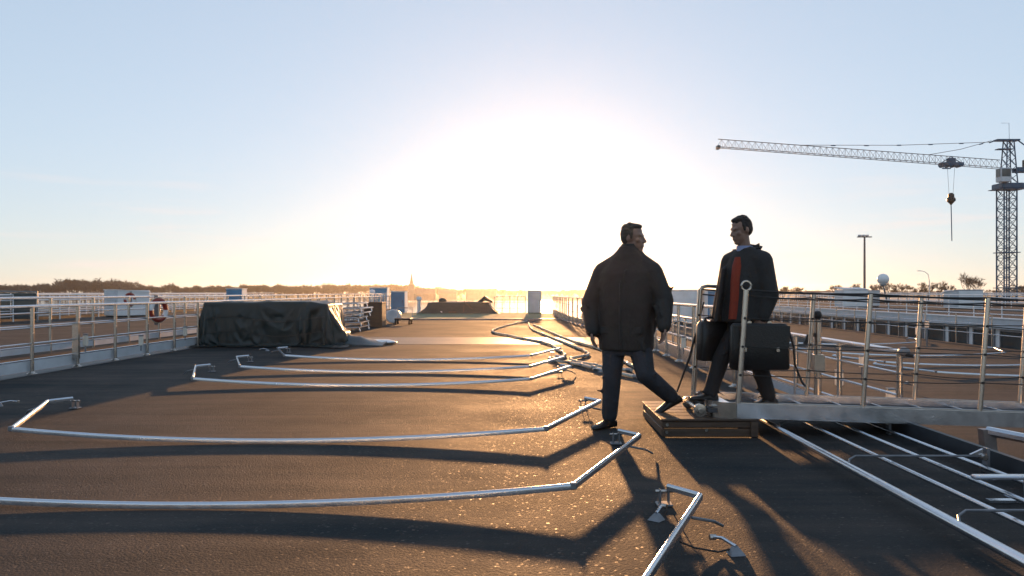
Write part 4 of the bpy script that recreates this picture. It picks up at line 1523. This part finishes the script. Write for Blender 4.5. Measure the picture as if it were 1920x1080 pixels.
th.tube([(1.7, 0, za + .1), (3.8, 0, za - 1.4)], .1, 5)
th.tube([(.4, 0, za + .2), (.35, 0, za + 2.7), (-.8, 0, za + 2.7)], .03, 4)
th.build('tower_head', CRANEB, cr)
# jib
jr = Vector((-1.0, 0, zj))
jt = Vector((-46.3, -12.5, 23.2))
jd = (jt - jr)
side = Vector((-jd.y, jd.x, 0)).normalized()
jb = MB()
nj = 46


def jp(t, s, h):
    return jr + jd * t + side * s + UP * h


hh = lambda t: 1.25 - .15 * t
jb.tube([jp(0, -.55, 0), jp(1, -.45, 0)], .05, 5)
jb.tube([jp(0, .55, 0), jp(1, .45, 0)], .05, 5)
jb.tube([jp(0, 0, 1.25), jp(1, 0, 1.1)], .055, 5)
for i in range(nj):
    t0, t1 = i / nj, (i + 1) / nj
    tm = (t0 + t1) / 2
    for s in (-.5, .5):
        jb.tube([jp(t0, s, 0), jp(tm, 0, hh(tm)), jp(t1, s, 0)], .028, 4)
    jb.tube([jp(t0, -.5, 0), jp(t1, .5, 0)], .022, 4)
jb.box(jt.x - .2, jt.x + .2, jt.y - .5, jt.y + .5, jt.z - .25, jt.z + .2)
jb.build('jib', JIBC, cr)
for t, z in ((.735, .2), (.275, 0)):
    A = Vector((-2.3, 0, za + .05 - z))
    B = jp(t, 0, hh(t))
    po = MB().tube([A, A.lerp(B, .5) - UP * .25, B], .04, 5).build('pendant_line', JIBC, cr)
    for k in range(1, 6 if t > .5 else 2):
        c = A.lerp(B, k / 6)
        c.z -= .25 * 4 * (k / 6) * (1 - k / 6)
        d = (B - A).normalized()
        MB().tube([c - d * .35, c + d * .35], .09, 5).build('link_plate', CRANEB, po)
tl = jp(.19, 0, 0)
tr_o = MB()
tr_o.box(-1.5, 1.5, -.8, .8, -.15, .25)
tr_o.box(-.5, .5, -.4, .4, .26, .95)
tr_o.box(-1.7, -.5, -.9, -.7, -.75, -.6)
tr_o.tube([(-1.6, -.8, -.7), (-1.2, -.8, .3)], .05, 4)
tr_o.tube([(-.6, -.8, -.7), (-.3, -.8, .3)], .05, 4)
tr_o.tube([(-1.7, 0, .1), (-.9, 0, .6), (0, 0, 1.2), (.9, 0, .6), (1.7, 0, .2)], .07, 5)
for sx in (-1.2, -.4, .4, 1.2):
    tr_o.lathe([(.28, -.7), (.28, .7)], (sx, 0, -.1), 10, 'y')
tr_o.build('trolley', CRANEB, cr, loc=tl)
hz_ = tl.z - 4.6
for sx in (-.55, .55):
    MB().tube([(tl.x + sx, tl.y, tl.z - .2), (tl.x + sx * .5, tl.y, hz_)], .022, 4).build('hoist_rope', JIBC, cr)
hk = MB().lathe([(.18, .75), (.42, .55), (.45, .1), (.62, -.1), (.62, -.4), (.25, -.8), (.1, -1.0)], (tl.x, tl.y, hz_ - .3), 12).build('hook_block', BLACK, cr)
MB().tube([(tl.x, tl.y, hz_ - 1.2), (tl.x + .12, tl.y, hz_ - 6.6)], .07, 5).build('sling', CRANEB, hk)
cj = MB()
cj.box(1.2, 13, -.7, -.5, zj - .6, zj + .1)
cj.box(1.2, 13, .5, .7, zj - .6, zj + .1)
cj.box(1.2, 13, -.49, .49, zj - .1, zj)
cj.build('counter_jib', CRANEB, cr)
MB().bevbox(2.6, 3.5, -.5, .5, zj + .12, zj + 1.3, .05).build('winch_box', BLACK, cr)
MB().bevbox(10.5, 12.8, -1.0, 1.0, zj - 1.9, zj - .62, .05).build('counterweight', CONC, cr)
MB().tube([(3.8, 0, za - 1.4), (11.5, 0, zj + .1)], .05, 5).build('pendant_line', JIBC, cr)
MB().prism([(-2.6, -2.6), (2.6, -2.6), (2.6, 2.6), (-2.6, 2.6)], .003, .9).build('footing', CONC, cr)

fm2 = empty('floodlight_mast', (63.6, 150, -2.5))
tag(fm2, 'tall thin floodlight mast with flat head, left of the satellite dome', 'light mast')
MB().tube([(0, 0, .001), (0, 0, 14.0)], [.26, .16], 8).build('pole', JIBC, fm2, True)
MB().box(-1.3, 1.3, -.25, .25, 14.0, 14.18).build('head', JIBC, fm2)
for sx in (-1.0, -.3, .4):
    MB().bevbox(sx - .25, sx + .25, -.45, .1, 14.2, 14.5, .04).build('floodlight', GREYW, fm2)
sl2 = empty('street_lamp', (101, 200, -2.5))
tag(sl2, 'slender grey street lamp with a curved arm left of the crane', 'street lamp')
MB().tube([(0, 0, .001), (0, 0, 6.5), (-.3, 0, 8.2), (-1.2, 0, 8.9), (-2.0, 0, 9.05)], [.12, .1, .09, .07, .07], 6).build('pole', GREYW, sl2, True)
MB().bevbox(-3.0, -1.9, -.15, .15, 8.98, 9.16, .04).build('lantern', GREYW, sl2)

# ------------------------------------------------------------------ far shore: church, houses, trees
ch = empty('church', (-86, 605, WZ + 1.0))
tag(ch, 'distant church with a needle spire above the trees', 'church')
MB().box(-2.3, 2.3, -2.3, 2.3, 0, 11.5).build('tower', STONE, ch)
MB().quadstrip([[(-2.5, -2.5, 11.501), (2.5, -2.5, 11.501), (2.5, 2.5, 11.501), (-2.5, 2.5, 11.501)], [(-1.3, -1.3, 13), (1.3, -1.3, 13), (1.3, 1.3, 13), (-1.3, 1.3, 13)], [(-.06, -.06, 21), (.06, -.06, 21), (.06, .06, 21), (-.06, .06, 21)]]).build('spire', ROOF, ch)
MB().quadstrip([[(2.301, -4, 0), (2.301, 4, 0), (2.301, 4, 5), (2.301, 0, 9), (2.301, -4, 5)], [(18, -4, 0), (18, 4, 0), (18, 4, 5), (18, 0, 9), (18, -4, 5)]]).build('nave', ROOF, ch)


def house(x, y, w, d, h, label, flat=False, zb=WZ + .6):
    t = empty('house', (x, y, zb))
    tag(t, label, 'building', 'far buildings on the shore')
    MB().box(-w / 2, w / 2, -d / 2, d / 2, 0, h).build('wall', HOUSE, t)
    if flat:
        MB().box(-w / 2 - .3, w / 2 + .3, -d / 2 - .3, d / 2 + .3, h + .002, h + .5).build('roof', ROOF, t)
    else:
        MB().quadstrip([[(-w / 2 - .4, -d / 2 - .4, h + .002), (-w / 2 - .4, d / 2 + .4, h + .002), (-w / 2 - .4, 0, h + d * .35)], [(w / 2 + .4, -d / 2 - .4, h + .002), (w / 2 + .4, d / 2 + .4, h + .002), (w / 2 + .4, 0, h + d * .35)]]).build('roof', ROOF, t)
    wmesh = MB().box(-.6, .6, -.05, -.001, 0, 1.4).mesh('window', GLASS)
    n = 0
    for fl in range(max(1, int(h / 3.2))):
        for k in range(n):
            link('window', wmesh, t, (-w / 2 + (k + .5) * w / n, -d / 2 - .002, 1 + 3.1 * fl))


house(-35, 640, 24, 12, 8.6, 'distant flat-roofed block left of the sun', True)
house(-62, 640, 14, 9, 5.5, 'distant gabled house right of the church spire')
house(230, 620, 30, 12, 4.2, 'distant low hall behind the stepping man', True, -2.5)


def tree_geo(seed, H, spread, twigs, tw=.07, trunk_sides=5):
    rnd = random.Random(seed)
    tb, cb_ = MB(), MB()
    tips = []

    def branch(p, d, ln, r, lev):
        q = p + d * ln
        m_ = p + d * ln * .5 + Vector((rnd.uniform(-1, 1), rnd.uniform(-1, 1), 0)) * ln * .05
        (tb if lev == 0 else cb_).tube([p, m_, q], [r, r * .8, r * .6], trunk_sides if lev == 0 else 3, False)
        if lev >= 3:
            tips.append((q, d))
            return
        n = 3 if lev else 8
        for k in range(n):
            a = rnd.uniform(0, 6.28)
            tilt = rnd.uniform(.25, .75) * (1.0 if lev else 1.2) * spread
            side = Vector((math.cos(a), math.sin(a), 0))
            nd = (d * math.cos(tilt) + side * math.sin(tilt) + UP * .18).normalized()
            st = p.lerp(q, rnd.uniform(.5, 1.0) if lev else rnd.uniform(.38, 1.0))
            branch(st, nd, ln * rnd.uniform(.55, .75), r * .5, lev + 1)
    branch(Vector((0, 0, 0)), UP, H * .40, H * .018, 0)
    for k in range(twigs):
        q, d = rnd.choice(tips)
        d2 = (d + Vector((rnd.uniform(-1, 1), rnd.uniform(-1, 1), rnd.uniform(-.5, .9)))).normalized()
        ln = H * rnd.uniform(.05, .13)
        p = q + d2 * rnd.uniform(-.5, .5) * ln
        s = d2.cross(Vector((rnd.uniform(-1, 1), rnd.uniform(-1, 1), rnd.uniform(-1, 1)))).normalized() * tw
        b = len(cb_.v)
        cb_.v += [p - s, p + s, p + d2 * ln]
        cb_.f.append((b, b + 1, b + 2))
    return tb, cb_


def raw_mesh(mb, name, m):
    me = bpy.data.meshes.new(name)
    me.from_pydata([tuple(p) for p in mb.v], [], mb.f)
    me.materials.append(m)
    return me


variants = [tree_geo(10 + k, 1.0, 1.0 + .1 * (k % 3), 700, .008, 4) for k in range(5)]


def wood(name, spots, label):
    mb = MB()
    rnd = random.Random(5)
    for (x, y, z, h) in spots:
        tb, cb_ = variants[rnd.randrange(5)]
        a = rnd.uniform(0, 6.28)
        ca, sa = math.cos(a), math.sin(a)
        wx = h * rnd.uniform(1.0, 1.5)
        for src in (tb, cb_):
            b = len(mb.v)
            mb.v += [(x + (p[0] * ca - p[1] * sa) * wx, y + (p[0] * sa + p[1] * ca) * wx, z + p[2] * h) for p in src.v]
            mb.f += [tuple(b + i for i in f) for f in src.f]
    o = link(name, raw_mesh(mb, name, BARK))
    tag(o, label, 'wood', None, 'stuff')
    return o


def profile(x):
    """height of the wood above the bank along the far shore"""
    pts = [(-599.7, 13), (-459.7, 15.5), (-417.7, 16), (-408.3, 20.5), (-368.7, 20.5), (-361.7, 15.5), (-324.3, 15), (-305.7, 12.5), (-287.0, 14.5), (-217.0, 14.8), (-161.0, 15), (-123.7, 16), (-100.3, 14.5), (-67.7, 11.5), (-11.7, 10.5), (53.7, 10), (193.7, 10), (613.7, 11)]
    for (a, ha), (b, hb_) in zip(pts[:-1], pts[1:]):
        if a <= x <= b:
            return ha + (hb_ - ha) * (x - a) / (b - a)
    return 11


spots = []
rnd = random.Random(3)
x = -600.0
while x < 120:
    for row in range(3):
        y = 700 + row * 22 + rnd.uniform(-6, 6)
        h = profile(x) * rnd.uniform(.82, 1.06) * (1 + .02 * row)
        spots.append((x + rnd.uniform(-2, 2), y, WZ + .7, h))
    x += rnd.uniform(3.4, 5.2)
wood('woodland', spots, 'bare brown winter wood along the far shore at left')
spots = []
x = 90.0
while x < 560:
    for row in range(2):
        spots.append((x + rnd.uniform(-2, 2), 655 + row * 15 + rnd.uniform(-5, 5), -3.2, rnd.uniform(5.5, 8.0)))
    x += rnd.uniform(3.5, 6)
wood('hedgerow', spots, 'low bare hedgerow along the far shore at right')
x = 205.0
spots = []
while x < 300:
    spots.append((x, 330 + rnd.uniform(-10, 10), -2.5, 7 + 5 * min(1, (x - 205) / 20) * rnd.uniform(.8, 1.1)))
    x += rnd.uniform(2.2, 3.6)
wood('thicket', spots, 'dense brown thicket right of the crane foot')

TREES = [(96.6, 300, 5.3, 'round bare tree at the right shoulder of the man on the gangway'), (101.4, 300, 4.4, 'smaller bare tree right next to the round one'),
         (123.3, 320, 5.0, 'bare tree midway between the man and the floodlight mast'), (124.4, 300, 5.2, 'bare tree just left of the floodlight mast'),
         (127.6, 290, 5.6, 'bare tree directly left of the satellite dome'), (136.4, 300, 5.9, 'bare tree directly right of the satellite dome'),
         (139.8, 300, 5.2, 'first slim bare tree between dome and street lamp'), (148.0, 310, 5.0, 'second slim bare tree between dome and street lamp'),
         (149.9, 305, 5.0, 'slim bare tree just left of the street lamp'), (151.2, 300, 5.5, 'bare tree just right of the street lamp'),
         (160.2, 310, 5.6, 'slim bare tree between street lamp and the tall trees'), (159.0, 300, 5.2, 'bare tree at the left foot of the tall trees'),
         (161.0, 290, 8.2, 'tall spreading bare tree left of the crane mast'), (160.9, 285, 7.6, 'second tall bare tree, nearest the crane mast')]
for k, (X, y, h, lab) in enumerate(TREES):
    t = empty('bare_tree', (X, y, -2.5))
    tag(t, lab, 'tree', 'bare trees on the quay')
    tb, cb_ = tree_geo(100 + k, (h + 1.6) * 1.2, 1.05, 1500, .032, 6)
    link('trunk', raw_mesh(tb, 'trunk', BARK), t)
    link('crown', raw_mesh(cb_, 'crown', BARK), t)

# ------------------------------------------------------------------ haze
hm = bpy.data.materials.new('haze_air')
hm.use_nodes = True
nt = hm.node_tree
nt.nodes.remove(nt.nodes['Principled BSDF'])
pv = nt.nodes.new('ShaderNodeVolumePrincipled')
pv.inputs['Color'].default_value = (0.95, 0.95, 0.96, 1)
pv.inputs['Density'].default_value = 0.0001
pv.inputs['Anisotropy'].default_value = 0.85
nt.links.new(pv.outputs[0], nt.nodes['Material Output'].inputs['Volume'])
hz = MB().box(-3200, 3200, -500, 3300, WZ - 2, 32).build('haze', hm)
tag(hz, 'thin bright haze hanging over river and shore', 'haze', None, 'stuff')
